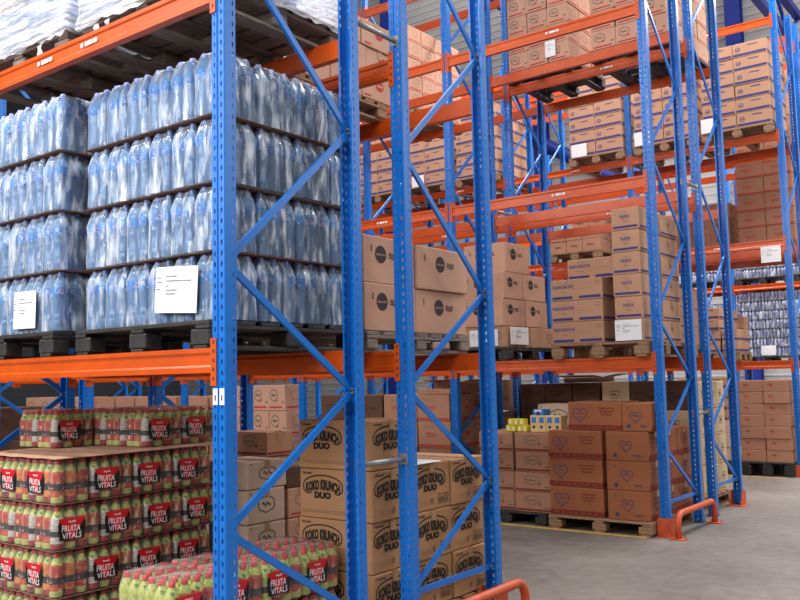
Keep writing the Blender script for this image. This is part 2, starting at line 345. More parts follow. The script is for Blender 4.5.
# ------------------------------------------------------------------ cartons
BOARD = dict(koko='board_tan', coffee='board_pink', nan='board_kraft', nangrow='board_kraft', heart='board_heart', green='board_brown',
             scarlet='board_brown', stripe='board_kraft', plain='board_brown', oval='board_pink', cream='board_cream', dark='board_shade_dark',
             milk='board_pink', small='board_pale', tagged='board_kraft', script='board_brown')
def decorate(kind, f, side):
    w, h = f.w, f.h
    if kind == 'koko':
        m = 'ink_black'
        big = side == 'F'
        a, b = (w*.33 if big else w*.46), h*.6; ra = (w*.275 if big else w*.41)
        f.text('Nestlé', w*(.11 if big else .17), h*.92, w*(.13 if big else .2), h*.05, 'ink_dark', .03)
        top = [(a+ra*math.cos(q), b+h*.07+h*.21*math.sin(q)) for q in [PI*(1.04*i/24-.02) for i in range(25)]]
        f.line(top, h*.028, m)
        f.line([(a-ra*1.0, b+h*.06), (a-ra*.98, b-h*.04), (a-ra*.8, b-h*.1), (a-ra*.55, b-h*.07)], h*.028, m)
        f.line([(a+ra*1.0, b+h*.06), (a+ra*.98, b-h*.04), (a+ra*.8, b-h*.1), (a+ra*.6, b-h*.07)], h*.028, m)
        f.text('KOKO KRUNCH', a, b+h*.045, ra*1.75, h*.23, m, .06, arch=.35)
        f.text('DUO', a, b-h*.125, ra*.85, h*.145, m, .07)
        if big:
            f.rect(w*.05, h*.12, w*.93, h*.135, 'ink_tan'); f.rect(w*.05, h*.16, w*.8, h*.175, 'ink_tan')
        else:
            for i in range(3): f.ring(w*(.2+.12*i), h*.17, w*.035, h*.05, h*.008, 'ink_tan', 10)
            f.text('E', w*.5, h*.19, w*.05, h*.11, 'ink_dark')
            f.frame(w*.64, h*.12, w*.95, h*.24, h*.012, 'ink_dark'); 
            for i in range(6): f.rect(w*(.67+.045*i), h*.145, w*(.69+.045*i), h*.215, 'ink_dark')
            f.text('80 x 200g', w*.8, h*.3, w*.28, h*.05, 'ink_dark', .02)
    elif kind == 'coffee':
        a = w*(.33 if w < .53 else .45) if side == 'S' else w*.4
        f.disc(a, h*.62, h*.19, h*.19, 'ink_dark', 26); f.text('NESCAFÉ', a, h*.62, h*.3, h*.05, 'board_pink', .02)
        for i in range(3): f.scrib(a+h*.42, h*(.57+.045*i), h*.3, h*.03, 'ink_dark', h*.022, 1.5)
        f.rect(w*.15, h*.66, w*.165, h*.8, 'ink_dark')
        f.rect(w*.2, h*.08, w*.24, h*.085, 'ink_tan')
    elif kind == 'nan':
        if side == 'F':
            f.text('NAN', w*.5, h*.62, w*.36, h*.17, 'ink_blue', .02); f.scrib(w*.5, h*.8, w*.2, h*.03, 'ink_tan', h*.02)
            f.scrib(w*.52, h*.38, w*.18, h*.08, 'ink_tan', h*.03, 2); f.rect(w*.36, h*.5, w*.66, h*.512, 'ink_tan')
            f.rect(w*.06, h*.09, w*.94, h*.19, 'ink_blue')
        else:
            f.ring(w*.5, h*.62, h*.14, h*.16, h*.03, 'ink_tan'); f.text('NAN', w*.5, h*.62, h*.2, h*.1, 'ink_blue', .02)
            f.rect(w*.04, h*.09, w*.96, h*.17, 'ink_blue')
    elif kind == 'nangrow':
        if side == 'F':
            f.text('NANGROW', w*.25, h*.66, w*.42, h*.17, 'ink_blue', .02); f.rect(w*.42, h*.52, w*.8, h*.535, 'ink_tan')
            f.rect(w*.15, h*.83, w*.35, h*.845, 'ink_tan'); f.scrib(w*.26, h*.4, w*.12, h*.1, 'ink_tan', h*.03, 2)
            f.frame(w*.86, h*.72, w*.96, h*.84, h*.03, 'ink_tan')
            f.rect(w*.03, h*.08, w*.43, h*.2, 'ink_blue'); f.rect(w*.55, h*.08, w*.97, h*.2, 'ink_blue')
        else: f.rect(w*.05, h*.08, w*.95, h*.2, 'ink_blue')
    elif kind == 'heart':
        if side == 'F' and w > .5:
            f.heart(w*.22, h*.57, h*.28, h*.035, 'ink_heart'); f.scrib(w*.21, h*.6, h*.34, h*.07, 'ink_heart', h*.03, 2)
            f.scrib(w*.21, h*.46, h*.2, h*.05, 'ink_heart', h*.025, 2)
            for i in range(3): f.scrib(w*.72, h*(.56+.11*i), w*(.2+.04*i), h*.05, 'ink_brown', h*.04, 3)
        elif side == 'F':
            f.heart(w*.48, h*.52, h*.22, h*.03, 'ink_heart'); f.scrib(w*.48, h*.55, h*.26, h*.06, 'ink_heart', h*.03, 2)
            f.disc(w*.22, h*.18, h*.08, h*.08, 'ink_heart', 8); f.scrib(w*.74, h*.18, w*.2, h*.08, 'ink_heart', h*.03, 3); f.disc(w*.2, h*.82, h*.03, h*.03, 'ink_heart', 8)
        else:
            f.heart(w*.4, h*.58, h*.24, h*.03, 'ink_heart'); f.scrib(w*.4, h*.6, h*.26, h*.06, 'ink_heart', h*.03, 2)
        if not (side == 'F' and w <= .5):
            f.rect(0, h*.05, w, h*.2, 'ink_brown')
            for i in range(7): f.rect(w*(.1+.12*i), h*.1, w*(.16+.12*i), h*.13, 'board_heart')
    elif kind == 'green':
        if side == 'F':
            f.cloud(w*.47, h*.62, w*.2, h*.2, h*.03, 'ink_green'); f.scrib(w*.45, h*.6, w*.3, h*.1, 'ink_green', h*.04, 2.5)
            f.disc(w*.68, h*.42, h*.06, h*.06, 'ink_brown', 10); f.rect(w*.8, h*.26, w*.95, h*.3, 'ink_green')
        f.rect(w*.03, h*.08, w*.97, h*.17, 'ink_brown')
    elif kind == 'milk':
        if side == 'F':
            f.cloud(w*.36, h*.6, w*.2, h*.2, h*.03, 'ink_green'); f.scrib(w*.36, h*.6, w*.24, h*.1, 'ink_green', h*.035, 2.5)
            f.rect(w*.42, h*.36, w*.56, h*.42, 'ink_red'); f.rect(w*.1, h*.1, w*.85, h*.17, 'ink_red')
            f.rect(w*.82, h*.3, w*.93, h*.36, 'ink_green')
        else:
            f.cloud(w*.5, h*.6, w*.2, h*.18, h*.025, 'ink_tan'); f.rect(w*.1, h*.1, w*.9, h*.16, 'ink_red')
    elif kind == 'scarlet':
        if side in 'FS':
            f.scrib(w*.42, h*.52, w*.34, h*.12, 'ink_red', h*.035, 3.5); f.rect(w*.25, h*.41, w*.6, h*.435, 'ink_red')
            f.scrib(w*.36, h*.8, w*.3, h*.06, 'ink_tan', h*.04, 3)
            f.rect(w*.02, h*.05, w*.98, h*.12, 'ink_red')
    elif kind == 'stripe':
        f.rect(w*.02, h*.08, w*.98, h*.25, 'ink_blue')
        if side == 'F':
            f.ring(w*.16, h*.56, w*.07, h*.15, h*.04, 'ink_blue', 14); f.rect(w*.11, h*.52, w*.21, h*.58, 'ink_blue')
            f.rect(w*.45, h*.76, w*.74, h*.82, 'ink_blue')
    elif kind == 'plain':
        if side == 'F': f.scrib(w*.3, h*.62, w*.16, h*.16, 'ink_red', h*.07, 2)
    elif kind == 'oval':
        f.disc(w*.6, h*.6, w*.14, h*.2, 'ink_red', 20); f.rect(w*.5, h*.57, w*.7, h*.64, 'board_pink'); f.rect(w*.08, h*.1, w*.3, h*.16, 'ink_red')
    elif kind == 'cream':
        f.frame(w*.3, h*.42, w*.62, h*.66, h*.025, 'ink_dark'); f.scrib(w*.46, h*.54, w*.2, h*.1, 'ink_dark', h*.03, 2); f.rect(w*.1, h*.1, w*.7, h*.13, 'ink_tan')
    elif kind == 'dark':
        if side == 'F':
            f.frame(w*.2, h*.35, w*.5, h*.6, h*.04, 'ink_dark'); f.scrib(w*.7, h*.45, w*.24, h*.12, 'ink_dark', h*.04, 3)
    elif kind == 'small':
        f.cloud(w*.5, h*.55, w*.2, h*.22, h*.04, 'ink_green'); f.scrib(w*.5, h*.55, w*.22, h*.12, 'ink_green', h*.05, 2)
        f.rect(w*.08, h*.86, w*.1, h*.94, 'ink_dark')
    elif kind == 'tagged':
        f.heart(w*.8, h*.5, h*.3, h*.03, 'ink_heart'); f.scrib(w*.8, h*.5, h*.3, h*.08, 'ink_heart', h*.03, 2)
    elif kind == 'script':
        if side == 'F': f.scrib(w*.5, h*.5, w*.4, h*.2, 'ink_brown', h*.06, 3)
        else: f.scrib(w*.5, h*.5, w*.4, h*.16, 'ink_tan', h*.05, 3)
KNAME = dict(koko='cereal_carton', coffee='coffee_carton', nan='baby_milk_carton', nangrow='long_carton', heart='heart_carton', green='logo_carton', scarlet='script_carton', stripe='striped_carton',
             plain='plain_carton', oval='oval_print_carton', cream='cream_carton', dark='dark_carton', milk='red_band_carton', small='small_carton', tagged='tagged_carton', script='brown_carton')
_CM = {}
def carton_mesh(kind, w, d, h):
    k = (kind, round(w, 3), round(d, 3), round(h, 3))
    if k in _CM: return _CM[k]
    g = G(); b = BOARD[kind]
    g.box(-w/2, -d/2, 0, w/2, d/2, h, b, .006)
    faces = dict(F=Face(g, (-w/2, -d/2, 0), (1, 0, 0), (0, 0, 1), (0, -1, 0), w, h), S=Face(g, (w/2, -d/2, 0), (0, 1, 0), (0, 0, 1), (1, 0, 0), d, h),
                 B=Face(g, (w/2, d/2, 0), (-1, 0, 0), (0, 0, 1), (0, 1, 0), w, h), L=Face(g, (-w/2, d/2, 0), (0, -1, 0), (0, 0, 1), (-1, 0, 0), d, h))
    for n, f in faces.items(): decorate(kind, f, {'F': 'F', 'B': 'F', 'S': 'S', 'L': 'S'}[n])
    top = Face(g, (-w/2, -d/2, h), (1, 0, 0), (0, 1, 0), (0, 0, 1), w, d)
    top.rect(.01, d/2-.002, w-.01, d/2+.002, 'seam')
    # tape over the lid seam
    t = G(); tw = .026
    T = Face(t, (-w/2, -d/2, h), (1, 0, 0), (0, 1, 0), (0, 0, 1), w, d); T.k = 3; T.rect(0, d/2-tw, w, d/2+tw, 'tape')
    for sx, nx in ((w/2, 1), (-w/2, -1)):
        S = Face(t, (sx, -tw*nx, h), (0, nx, 0), (0, 0, -1), (nx, 0, 0), 2*tw, .07); S.k = 6; S.poly([(0, 0), (0, .06), (2*tw, .06), (2*tw, 0)], 'tape')
    _CM[k] = (g.mesh(KNAME[kind]), t.mesh('packing_tape')); return _CM[k]
def carton(kind, x0, y0, z0, w, d, h, label, group=None, jit=.006, cat='carton', tape=True, rz=None):
    if not seen(x0, y0, z0, x0+w, y0+d, z0+h, 60): return None
    me, tp = carton_mesh(kind, w, d, h)
    o = put(KNAME[kind], me, None, (x0+w/2+random.uniform(-jit, jit), y0+d/2+random.uniform(-jit, jit), z0), random.uniform(-jit, jit)*1.5 if rz is None else rz, label, cat, group)
    if tape: put('packing_tape', tp, o, label=None)
    return o
ORD = ['first', 'second', 'third', 'fourth', 'fifth', 'sixth', 'seventh', 'eighth', 'ninth', 'tenth', 'eleventh', 'twelfth']
def tierw(k, n): return 'bottom' if k == 0 else ('top' if k == n-1 else ORD[k])
def stack(kind, desc, place, xs, ys, z0, dims, tiers, group, skip=(), tape=True, jit=.006, only_shell=True):
    """xs / ys: lower corners; xs[0] lies farthest from the end aisle. Only cartons with a face showing are set: front row and end-aisle column."""
    w, d, h = dims; nx, ny = len(xs), len(ys); out = {}
    for k in range(tiers):
        for i, x in enumerate(xs):
            for j, y in enumerate(ys):
                if (i, j, k) in skip or (only_shell and j > 0 and i < nx-1): continue
                bits = [desc, tierw(k, tiers)+' tier']
                if nx > 1: bits.append(ORD[nx-1-i]+' column')
                if ny > 1: bits.append(('front' if j == 0 else ORD[j]+' deep'))
                out[(i, j, k)] = carton(kind, x, y, z0+k*h, w, d, h-.003, ', '.join(bits)+', '+place, group, jit, tape=tape)
    return out

# ------------------------------------------------------------------ pallets
_PM = {}
def pallet(x0, y0, z0, w, d, m, label, h=.144, group='pallets under the loads'):
    if not seen(x0, y0, z0, x0+w, y0+d, z0+h): return
    k = (round(w, 3), round(d, 3), m, h)
    if k not in _PM:
        g = G(); n = 7; bw = d/n*.78
        for i in range(n):
            y = -d/2 + (d-bw)*i/(n-1); g.box(-w/2, y, h-.022, w/2, y+bw, h, m, .003)
        for i in range(3):
            x = -w/2 + (w-.1)*i/2; g.box(x, -d/2, h-.042, x+.1, d/2, h-.0222, m, .003)
        b = G(); b.box(-.07, -.055, .02, .07, .055, h-.0424, m, .008)
        r = G(); r.box(-.05, -d/2, 0, .05, d/2, .0198, m, .003)
        _PM[k] = (g.mesh('deck'), b.mesh('block'), r.mesh('runner'))
    de, bl, ru = _PM[k]
    o = empty('pallet', (x0+w/2, y0+d/2, z0), label=label, cat='pallet', group=group)
    put('deck', de, o)
    for i in range(3):
        x = -w/2+.07+(w-.14)*i/2
        put('runner', ru, o, (x, 0, 0))
        for j in range(3): put('block', bl, o, (x, -d/2+.055+(d-.11)*j/2, 0))
    return o

# ------------------------------------------------------------------ racks
FD, UW, UD = .987, .09, .07
ROWS = dict(A=0., B=1.383, C=5.425, D=6.809, E=10.79, F=12.17, G=16.1)
RNAME = dict(A='bottled water row', B='cereal carton row', C='heart carton row', D='cream carton row', E='plain carton row', F='sixth row over', G='purple bottle row')
LEV = {r: [1.577, 3.343, 5.09] for r in 'ABC'}
LEV['D'] = [1.577, 3.343, 5.09, 6.78]; LEV['E'] = LEV['F'] = [1.56, 3.343, 4.94, 6.72]; LEV['G'] = [1.56, 3.2, 4.85]
PER = 2.34; PERR = dict(A=2.75); TOPZ = 7.15; HP = .05

def upright_mesh():
    g = G(); m = 'blue_paint'; n = int(TOPZ/HP)
    # profile points along the sheet, in (x, y); front faces -Y; x 0 is the end-aisle edge
    P = [(-UW+.012, UD), (-UW, UD), (-UW, .056), (-UW, .048), (-UW, .004), (-UW+.004, 0), (-UW+.017, 0), (-UW+.027, 0), (-UW+.036, 0), (-UW+.04, .006),
         (-.04, .006), (-.036, 0), (-.027, 0), (-.017, 0), (-.004, 0), (0, .004), (0, .048), (0, .056), (0, UD), (-.012, UD)]
    holes = {2: 's', 6: 'f', 12: 'f', 16: 's'}
    zs = []
    for k in range(n):
        z = k*HP; zs += [z, z+.014, z+.036] 
    zs.append(n*HP)
    V = [(x, y, z) for z in zs for x, y in P]; N = len(P); F = []
    for r in range(len(zs)-1):
        for c in range(N-1):
            if r % 3 == 1 and c in holes and (holes[c] == 'f' or True):
                if holes[c] == 'f' or r % 3 == 1: continue
            F.append((r*N+c, r*N+c+1, (r+1)*N+c+1, (r+1)*N+c))
    g.mesh_in(V, F, m)
    return g.mesh('post', solid=.0022)
UP = upright_mesh()
def foot_mesh():
    g = G(); g.box(-UW-.01, -.02, 0, .01, UD+.02, .008, 'dark_steel', .002)
    for x in (-UW+.005, -.005): g.lathe([(0, 0), (.008, 0), (.008, .022), (0, .022)], 6, 'galvanised', x, -.01, .008, False)
    return g.mesh('foot_plate')
FOOT = foot_mesh()
def brace_mesh(L, w=.034, d=.018):
    g = G(); t = .003; m = 'blue_paint'     # C channel, open towards -X
    for a in ((0, -w/2, d, w/2),):
        prof = [(d-t, -w/2), (d, -w/2), (d, w/2), (d-t, w/2)]
    V = []; F = []
    C = [(0, -w/2), (d, -w/2), (d, w/2), (0, w/2), (0, w/2-t), (d-t, w/2-t), (d-t, -w/2+t), (0, -w/2+t)]
    V = [(x, 0, z) for x, z in C] + [(x, L, z) for x, z in C]
    F = [(i, (i+1) % 8, 8+(i+1) % 8, 8+i) for i in range(8)] + [(0, 1, 6, 7), (1, 2, 5, 6), (2, 3, 4, 5), (15, 14, 9, 8), (14, 13, 10, 9), (13, 12, 11, 10)]
    g.mesh_in(V, F, m)
    for y in (.02, L-.02): g.lathe([(.009, 0), (.009, .01), (0, .012)], 8, 'galvanised', 0, 0, 0, False)
    # bolts are placed along X: turn the two discs
    nb = 24*1
    for k, y in enumerate((.018, L-.018)):
        st = len(g.v)-2*24+k*24
        for i in range(24):
            x, yy, z = g.v[st+i]; g.v[st+i] = (d+z, y+yy, x)
    return g.mesh('brace')
_BR = {}
def brace(parent, ya, za, yb, zb, name='brace'):
    L = round(math.hypot(yb-ya, zb-za), 4)
    if L not in _BR: _BR[L] = brace_mesh(L)
    o = put(name, _BR[L], parent, (-.058, ya, za)); o.rotation_euler = (math.atan2(zb-za, yb-ya), 0, 0)
NODES = [.3, .855, 1.47, 2.09, 2.9, 3.72, 4.54, 5.36, 6.2, 7.0]
def frame(row, k):
    y0 = ROWS[row]; x = -PERR.get(row, PER)*k
    if not seen(x-UW, y0, 0, x, y0+FD, TOPZ, 10): return
    e = empty('rack_upright', (x, y0, 0), label=f"blue perforated rack frame, {ORD[k]} from the end aisle, {RNAME[row]}", cat='rack frame', group='blue rack frames', kind='thing')
    up = put('post', UP, e); put('foot_plate', FOOT, up)
    up2 = put('post', UP, e, (-UW, FD, 0), PI); put('foot_plate', FOOT, up2)
    ya, yb = .045, FD-.045
    lowfirst = row == 'B'
    brace(e, ya, NODES[0], yb, NODES[0])
    for i in range(len(NODES)-1):
        s = (i % 2 == 0) == lowfirst
        brace(e, ya if s else yb, NODES[i], yb if s else ya, NODES[i+1])
    return e
TAGM = G(); TAGM.box(-.016, -.0015, 0, .016, 0, .075, 'white_paper'); TAGM.box(-.004, -.0022, .02, .004, -.0004, .045, 'ink_black'); TAGM = TAGM.mesh('location_sticker')  # black patch painted in for the dark post hole
NFR = dict(A=2, B=3, C=5, D=6, E=5, F=5, G=4)
for r in ROWS:
    for k in range(NFR[r]):
        fr = frame(r, k)
        if r == 'A' and k == 0:
            for px in (-.067, -.022): put('location_sticker', TAGM, fr, (px, -.0002, 1.43), label='white sticker on the post')

# beams: box section with a step, an L-shaped end plate with hook slots at either end
BL = PER-UW
_BMS = {}
def beam_mesh(BL):
    if BL in _BMS: return _BMS[BL]
    g = G(); m = 'orange_paint'
    prof = [(0, 0), (.046, 0), (.046, .088), (.034, .09), (.034, .115), (.0, .115), (0, .094), (.007, .084), (.007, .036), (0, .026)]
    g.prism_x([(y, z) for y, z in prof][::-1], -BL/2+.004, BL/2-.004, m); _BMS[BL] = g.mesh('rack_beam'); return _BMS[BL]
def plate_mesh():
    g = G(); m = 'orange_paint'
    g.box(-.0045, -.004, -.06, -.0005, .056, .158, m)
    g.box(-.0045, -.0062, -.06, .034, -.0022, .158, m)
    for i in range(5):
        z = -.035+.042*i; g.box(.012, -.0072, z, .022, -.0062, z+.016, 'ink_dark')
    return g.mesh('end_plate')
PL = plate_mesh()
def tag_mesh():
    g = G()
    for i, wd in enumerate((.022, .04, .03, .034)):
        x = -.075+.04*i; g.box(x, -.0014, .01, x+wd, 0, .034, 'white_paper')
    return g.mesh('location_sticker')
STK = tag_mesh()
LW = ['lower', 'middle', 'upper', 'topmost']
def beam(row, k, lv, rear):
    y0 = ROWS[row]; per = PERR.get(row, PER); BL = per-UW; xm = -per*k-UW-BL/2; z = LEV[row][lv]
    y = y0+FD if rear else y0
    if not seen(xm-BL/2, y-.05, z, xm+BL/2, y+.05, z+.12, 5): return
    aisle = rear == (row in 'BDF')
    o = put('rack_beam', beam_mesh(BL), None, (xm, y, z), PI if rear else 0, f"orange beam, {'aisle' if aisle else 'inner'} side, {LW[lv]} level, {ORD[k]} bay, {RNAME[row]}", 'rack beam', 'orange rack beams', 'thing')
    put('end_plate', PL, o, (BL/2, 0, 0))
    p = put('end_plate', PL, o, (-BL/2, 0, 0)); p.scale = (-1, 1, 1)
    if not rear and lv >= 1 and row in 'ACDE':
        for sx in ((-.12, .32) if row == 'A' else (.2,)): put('location_sticker', STK, o, (sx, -.0003, .036), label='white printed sticker')
    return o
for r in ROWS:
    for k in range(NFR[r]):
        for lv in range(len(LEV[r])):
            if r == 'D' and lv == 3 and k == 0: continue
            for rear in (False, True): beam(r, k, lv, rear)

# spacers tying the back-to-back frames
def spacer(y, z, k, words):
    g = G(); g.tube([(0, 0, 0), (0, ROWS['B']-FD, 0)], .016, 'galvanised', 8)
    g.box(-.03, -.004, -.03, .03, .002, .03, 'galvanised')
    g.box(-.03, ROWS['B']-FD-.002, -.03, .03, ROWS['B']-FD+.004, .03, 'galvanised')
    put('row_spacer', g.mesh('row_spacer'), None, (-.045-PER*k, y, z), 0, words, 'spacer bar')
spacer(FD, 1.07, 0, 'grey spacer bar joining the near frames beside the cereal cartons')
spacer(FD, 3.56, 0, 'grey spacer bar joining the near frames above the coffee cartons')
spacer(ROWS['C']+FD, 1.1, 0, 'low grey spacer bar behind the heart cartons')
spacer(ROWS['C']+FD, 3.56, 0, 'high grey spacer bar behind the baby milk cartons')
for j, (k, z, w) in enumerate(((1, 3.56, 'high grey spacer bar at the second frame of the heart carton row'), (1, 1.1, 'low grey spacer bar at the second frame of the heart carton row'))):
    spacer(ROWS['C']+FD, z, k, w)

# foot protectors and hoop guards
def protector(row, k, rear, words):
    g = G(); m = 'guard_orange'; y = ROWS[row]
    g.box(-UW-.02, -.03, .008, .02, -.022, .17, m, .002); g.box(.012, -.022, .008, .02, .1, .17, m, .002); g.box(-UW-.02, -.022, .008, -UW-.012, .1, .17, m, .002)
    g.prism_x([(.1, .008), (.19, .008), (.1, .17)], .012, .02, m); g.prism_x([(.1, .008), (.19, .008), (.1, .17)], -UW-.02, -UW-.012, m)
    g.box(-UW-.05, -.06, 0, .05, .2, .008, m, .002)
    put('foot_protector', g.mesh('foot_protector'), None, (-PER*k if not rear else -PER*k-UW, y+FD if rear else y, 0), PI if rear else 0, words, 'rack protector')
protector('C', 0, False, 'orange foot protector under the post beside the heart cartons')
protector('D', 0, True, 'orange foot protector on the aisle post of the cream carton row')
protector('E', 0, False, 'orange foot protector under the end post by the plain brown cartons')
protector('B', 0, True, 'orange foot protector under the post beside the cereal cartons')
def hoop(x, y0, y1, h, words):
    o = empty('hoop_guard', (x, y0, 0), label=words, cat='guard rail')
    L = y1-y0; R = .11; p = [(0, 0, .01)]
    for i in range(7): q = PI/2*i/6; p.append((0, R-R*math.cos(q), h-R+R*math.sin(q)))
    for i in range(7): q = PI/2*i/6; p.append((0, L-R+R*math.sin(q), h-R+R*math.cos(q)))
    p.append((0, L, .01))
    g = G(); g.tube(p, .03, 'guard_orange', 12); put('hoop_tube', g.mesh('hoop_tube'), o)
    f = G(); f.box(-.07, -.06, 0, .07, .06, .01, 'guard_orange', .002)
    for bx in (-.05, .05): f.lathe([(.01, 0), (.01, .014), (0, .016)], 6, 'galvanised', bx, .04, .01, False)
    fm = f.mesh('foot_plate'); put('foot_plate', fm, o); put('foot_plate', fm, o, (0, L, 0))
hoop(.1, 5.36, 6.42, .225, 'orange tubular hoop guard at the heart carton frame')
hoop(.12, 1.5, 2.45, .2, 'orange tubular hoop guard at the cereal carton frame')

T1, T2, T3 = 1.692, 3.458, 5.205
E1Z, E2Z, E3Z = 1.675, 3.458, 5.055

# ------------------------------------------------------------------ bottled water
def water_bottle():
    g = G()
    pr = [(.0, .004), (.036, .0), (.0435, .012), (.0445, .05), (.0425, .058), (.0445, .068), (.0425, .082), (.0395, .115), (.0425, .148), (.0445, .158), (.0425, .168), (.0445, .178),
          (.0445, .246), (.042, .262), (.031, .287), (.0165, .303), (.0145, .31), (.0145, .318)]
    g.lathe(pr, 14, 'bottle_clear'); b = g.mesh('bottle')
    c = G(); c.lathe([(.0165, .312), (.0168, .332), (.0155, .335), (0, .3352)], 12, 'cap_lilac'); 
    l = G(); l.lathe([(.0452, .192), (.0452, .246)], 16, 'water_label'); 
    return b, c.mesh('cap'), l.mesh('label')
WB = water_bottle()
WP = .094
def film_mesh(nx, ny, pitch, zs, mt, amp=.004, bottom=True, jitter=.0025, seed=1):
    """shrink film drawn over nx by ny bottles: zs = [(inset, z), ...]"""
    rnd = random.Random(seed); g = G(); hx, hy = nx*pitch/2, ny*pitch/2; per = []
    def edge(ax, ay, bx, by, n):
        for i in range(n):
            for s in range(6):
                t = (i+s/6)/n; per.append((ax+(bx-ax)*t, ay+(by-ay)*t, amp*abs(math.sin(PI*(i+s/6)))))
    edge(-hx, -hy, hx, -hy, nx); edge(hx, -hy, hx, hy, ny); edge(hx, hy, -hx, hy, nx); edge(-hx, hy, -hx, -hy, ny)
    N = len(per); V = []; F = []
    for ins, z in zs:
        for x, y, bulge in per:
            k = pitch*.35; X, Y = x, y
            cx, cy = max(-hx+k, min(hx-k, X)), max(-hy+k, min(hy-k, Y)); dx, dy = X-cx, Y-cy; L = math.hypot(dx, dy) or 1
            rr = k - .004 + bulge - ins
            X, Y = cx+dx/L*rr, cy+dy/L*rr
            V.append((X+rnd.uniform(-jitter, jitter), Y+rnd.uniform(-jitter, jitter), z+rnd.uniform(-jitter, jitter)*(1 if z > .02 else 0)))
    for r in range(len(zs)-1):
        for i in range(N): F.append((r*N+i, r*N+(i+1) % N, (r+1)*N+(i+1) % N, (r+1)*N+i))
    F.append(tuple((len(zs)-1)*N+i for i in range(N)))
    g.mesh_in(V, F, mt, True); return g.mesh('shrink_film')
WFILM = [film_mesh(2, 3, WP, [(.001, .002), (0, .03), (.002, .115), (0, .2), (0, .24), (.012, .285), (.03, .322), (.05, .338)], 'shrink_film', seed=s) for s in (1, 2, 3)]
def water_pack(loc, label, seed):
    o = empty('water_pack', loc, label=label, cat='water pack', group='shrink wrapped packs of bottled water'); rnd = random.Random(seed)
    for i in range(2):
        for j in range(3):
            b = put('bottle', WB[0], o, ((i-.5)*WP, (j-1)*WP, 0), rnd.randrange(4)*PI/2); put('cap', WB[1], b); put('label', WB[2], b)
    put('shrink_film', WFILM[seed % 3], o)
    return o
LZ = .345
def sheet(x0, y0, x1, y1, z, label, mt='slip_sheet', t=.004, name='slip_sheet', cat='cardboard sheet', group=None, wavy=.004):
    g = G(); n = 14
    V = []; F = []
    for dz in (0, t):
        for j in range(2):
            for i in range(n+1): V.append((x0+(x1-x0)*i/n, (y0, y1)[j], z+dz+wavy*math.sin(i*1.9+z*9)*(1 if dz or True else 0)*.5))
    m = n+1
    for i in range(n): F += [(2*m+i, 2*m+i+1, 3*m+i+1, 3*m+i), (i, m+i, m+i+1, i+1), (i, i+1, 2*m+i+1, 2*m+i), (m+i, 3*m+i, 3*m+i+1, m+i+1)]
    F += [(0, 2*m, 3*m, m), (n, m+n, 3*m+n, 2*m+n)]
    g.mesh_in(V, F, mt); return put(name, g.mesh(name), None, (0, 0, 0), 0, label, cat, group)
LAY = ['bottom', 'second', 'third', 'top']
def water_load(x1, y0, desc, nx, ny, zb, ncols_built, seed0):
    xs = [x1-2*WP*(i+1) for i in range(nx)]
    for k in range(4):
        z = zb+k*LZ; sh = random.uniform(-.006, .006)
        for i in range(nx):
            for j in range(ny):
                if (j > 0 and i > 0) or i >= ncols_built: continue
                lab = f"water pack, {LAY[k]} layer, {desc}, " + (f"front, {ORD[i]} from the post" if j == 0 else f"end face, {ORD[j]} back")
                water_pack((xs[i]+WP+sh, y0+3*WP*(j+.5), z), lab, seed0+k*50+i*7+j)
        if k < 3: sheet(x1-2*WP*nx-.004+sh, y0-.001, x1+.003+sh, y0+3*WP*ny+.002, z+LZ-.0062, f"brown sheet between water layers, {['lowest','middle','highest'][k]} of the {desc}", 'sheet_shaded', t=.0025, wavy=.003, group='brown sheets between the water layers')
water_load(-.225, .15, 'pallet beside the post', 6, 4, 1.839, 6, 100)
water_load(-1.42, .03, 'pallet beyond', 6, 4, 1.839, 5, 900)
pallet(-1.36, .1, T1, 1.13, 1.18, 'plastic_black', 'black pallet under the water beside the tall blue post')
pallet(-2.56, .0, T1, 1.14, 1.18, 'plastic_black', 'black pallet under the second load of bottled water')

def paper(loc, w, h, rz, label, tilt=0., lines=True, curl=.01, seed=0, ax='Y'):
    """printed sheet hung against a load; slight curl"""
    g = G(); n = 8; V = []; F = []
    for dz in (0, .0008):
        for j in (0, 1):
            for i in range(n+1): V.append((-w/2+w*i/n, dz-curl*math.sin(PI*i/n+seed), h*j))
    m = n+1
    for i in range(n): F += [(i, i+1, m+i+1, m+i), (2*m+i, 3*m+i, 3*m+i+1, 2*m+i+1), (i, 2*m+i, 2*m+i+1, i+1), (m+i, m+i+1, 3*m+i+1, 3*m+i)]
    F += [(0, m, 3*m, 2*m), (n, 2*m+n, 3*m+n, m+n)]
    g.mesh_in(V, F, 'white_paper', False)
    if lines:
        f = Face(g, (-w/2, -curl-.0005, 0), (1, 0, 0), (0, 0, 1), (0, -1, 0), w, h)
        for a, b, c in ((.3, .78, .26), (.3, .68, .6), (.3, .57, .08), (.3, .48, .28), (.3, .4, .24), (.08, .75, .1), (.08, .66, .12), (.08, .5, .1)):
            f.rect(w*a, h*b, w*(a+c), h*(b+.022), 'print_grey')
    o = put('paper_sheet', g.mesh('paper_sheet'), None, loc, rz, label); o.rotation_euler = (0, tilt, rz)
    c = Vector(loc) + Vector((0, .05, h/2)); best = None
    for q in COL.objects:
        if q.parent is None and q.get('category') in ('carton', 'water pack', 'rack beam', 'bottle pack'):
            off = {'carton': .1, 'water pack': .16, 'rack beam': .05, 'bottle pack': .1}[q['category']]
            dd = (q.location + Vector((0, 0, off)) - c).length
            if best is None or dd < best[0]: best = (dd, q)
    q = best[1]; m = Matrix.Translation(q.location) @ q.rotation_euler.to_matrix().to_4x4()
    o.parent = q; o.matrix_parent_inverse = m.inverted(); return o
paper((-.52, .128, 1.885), .33, .235, 0, 'white printed sheet on the water packs beside the post', .06, curl=.012)
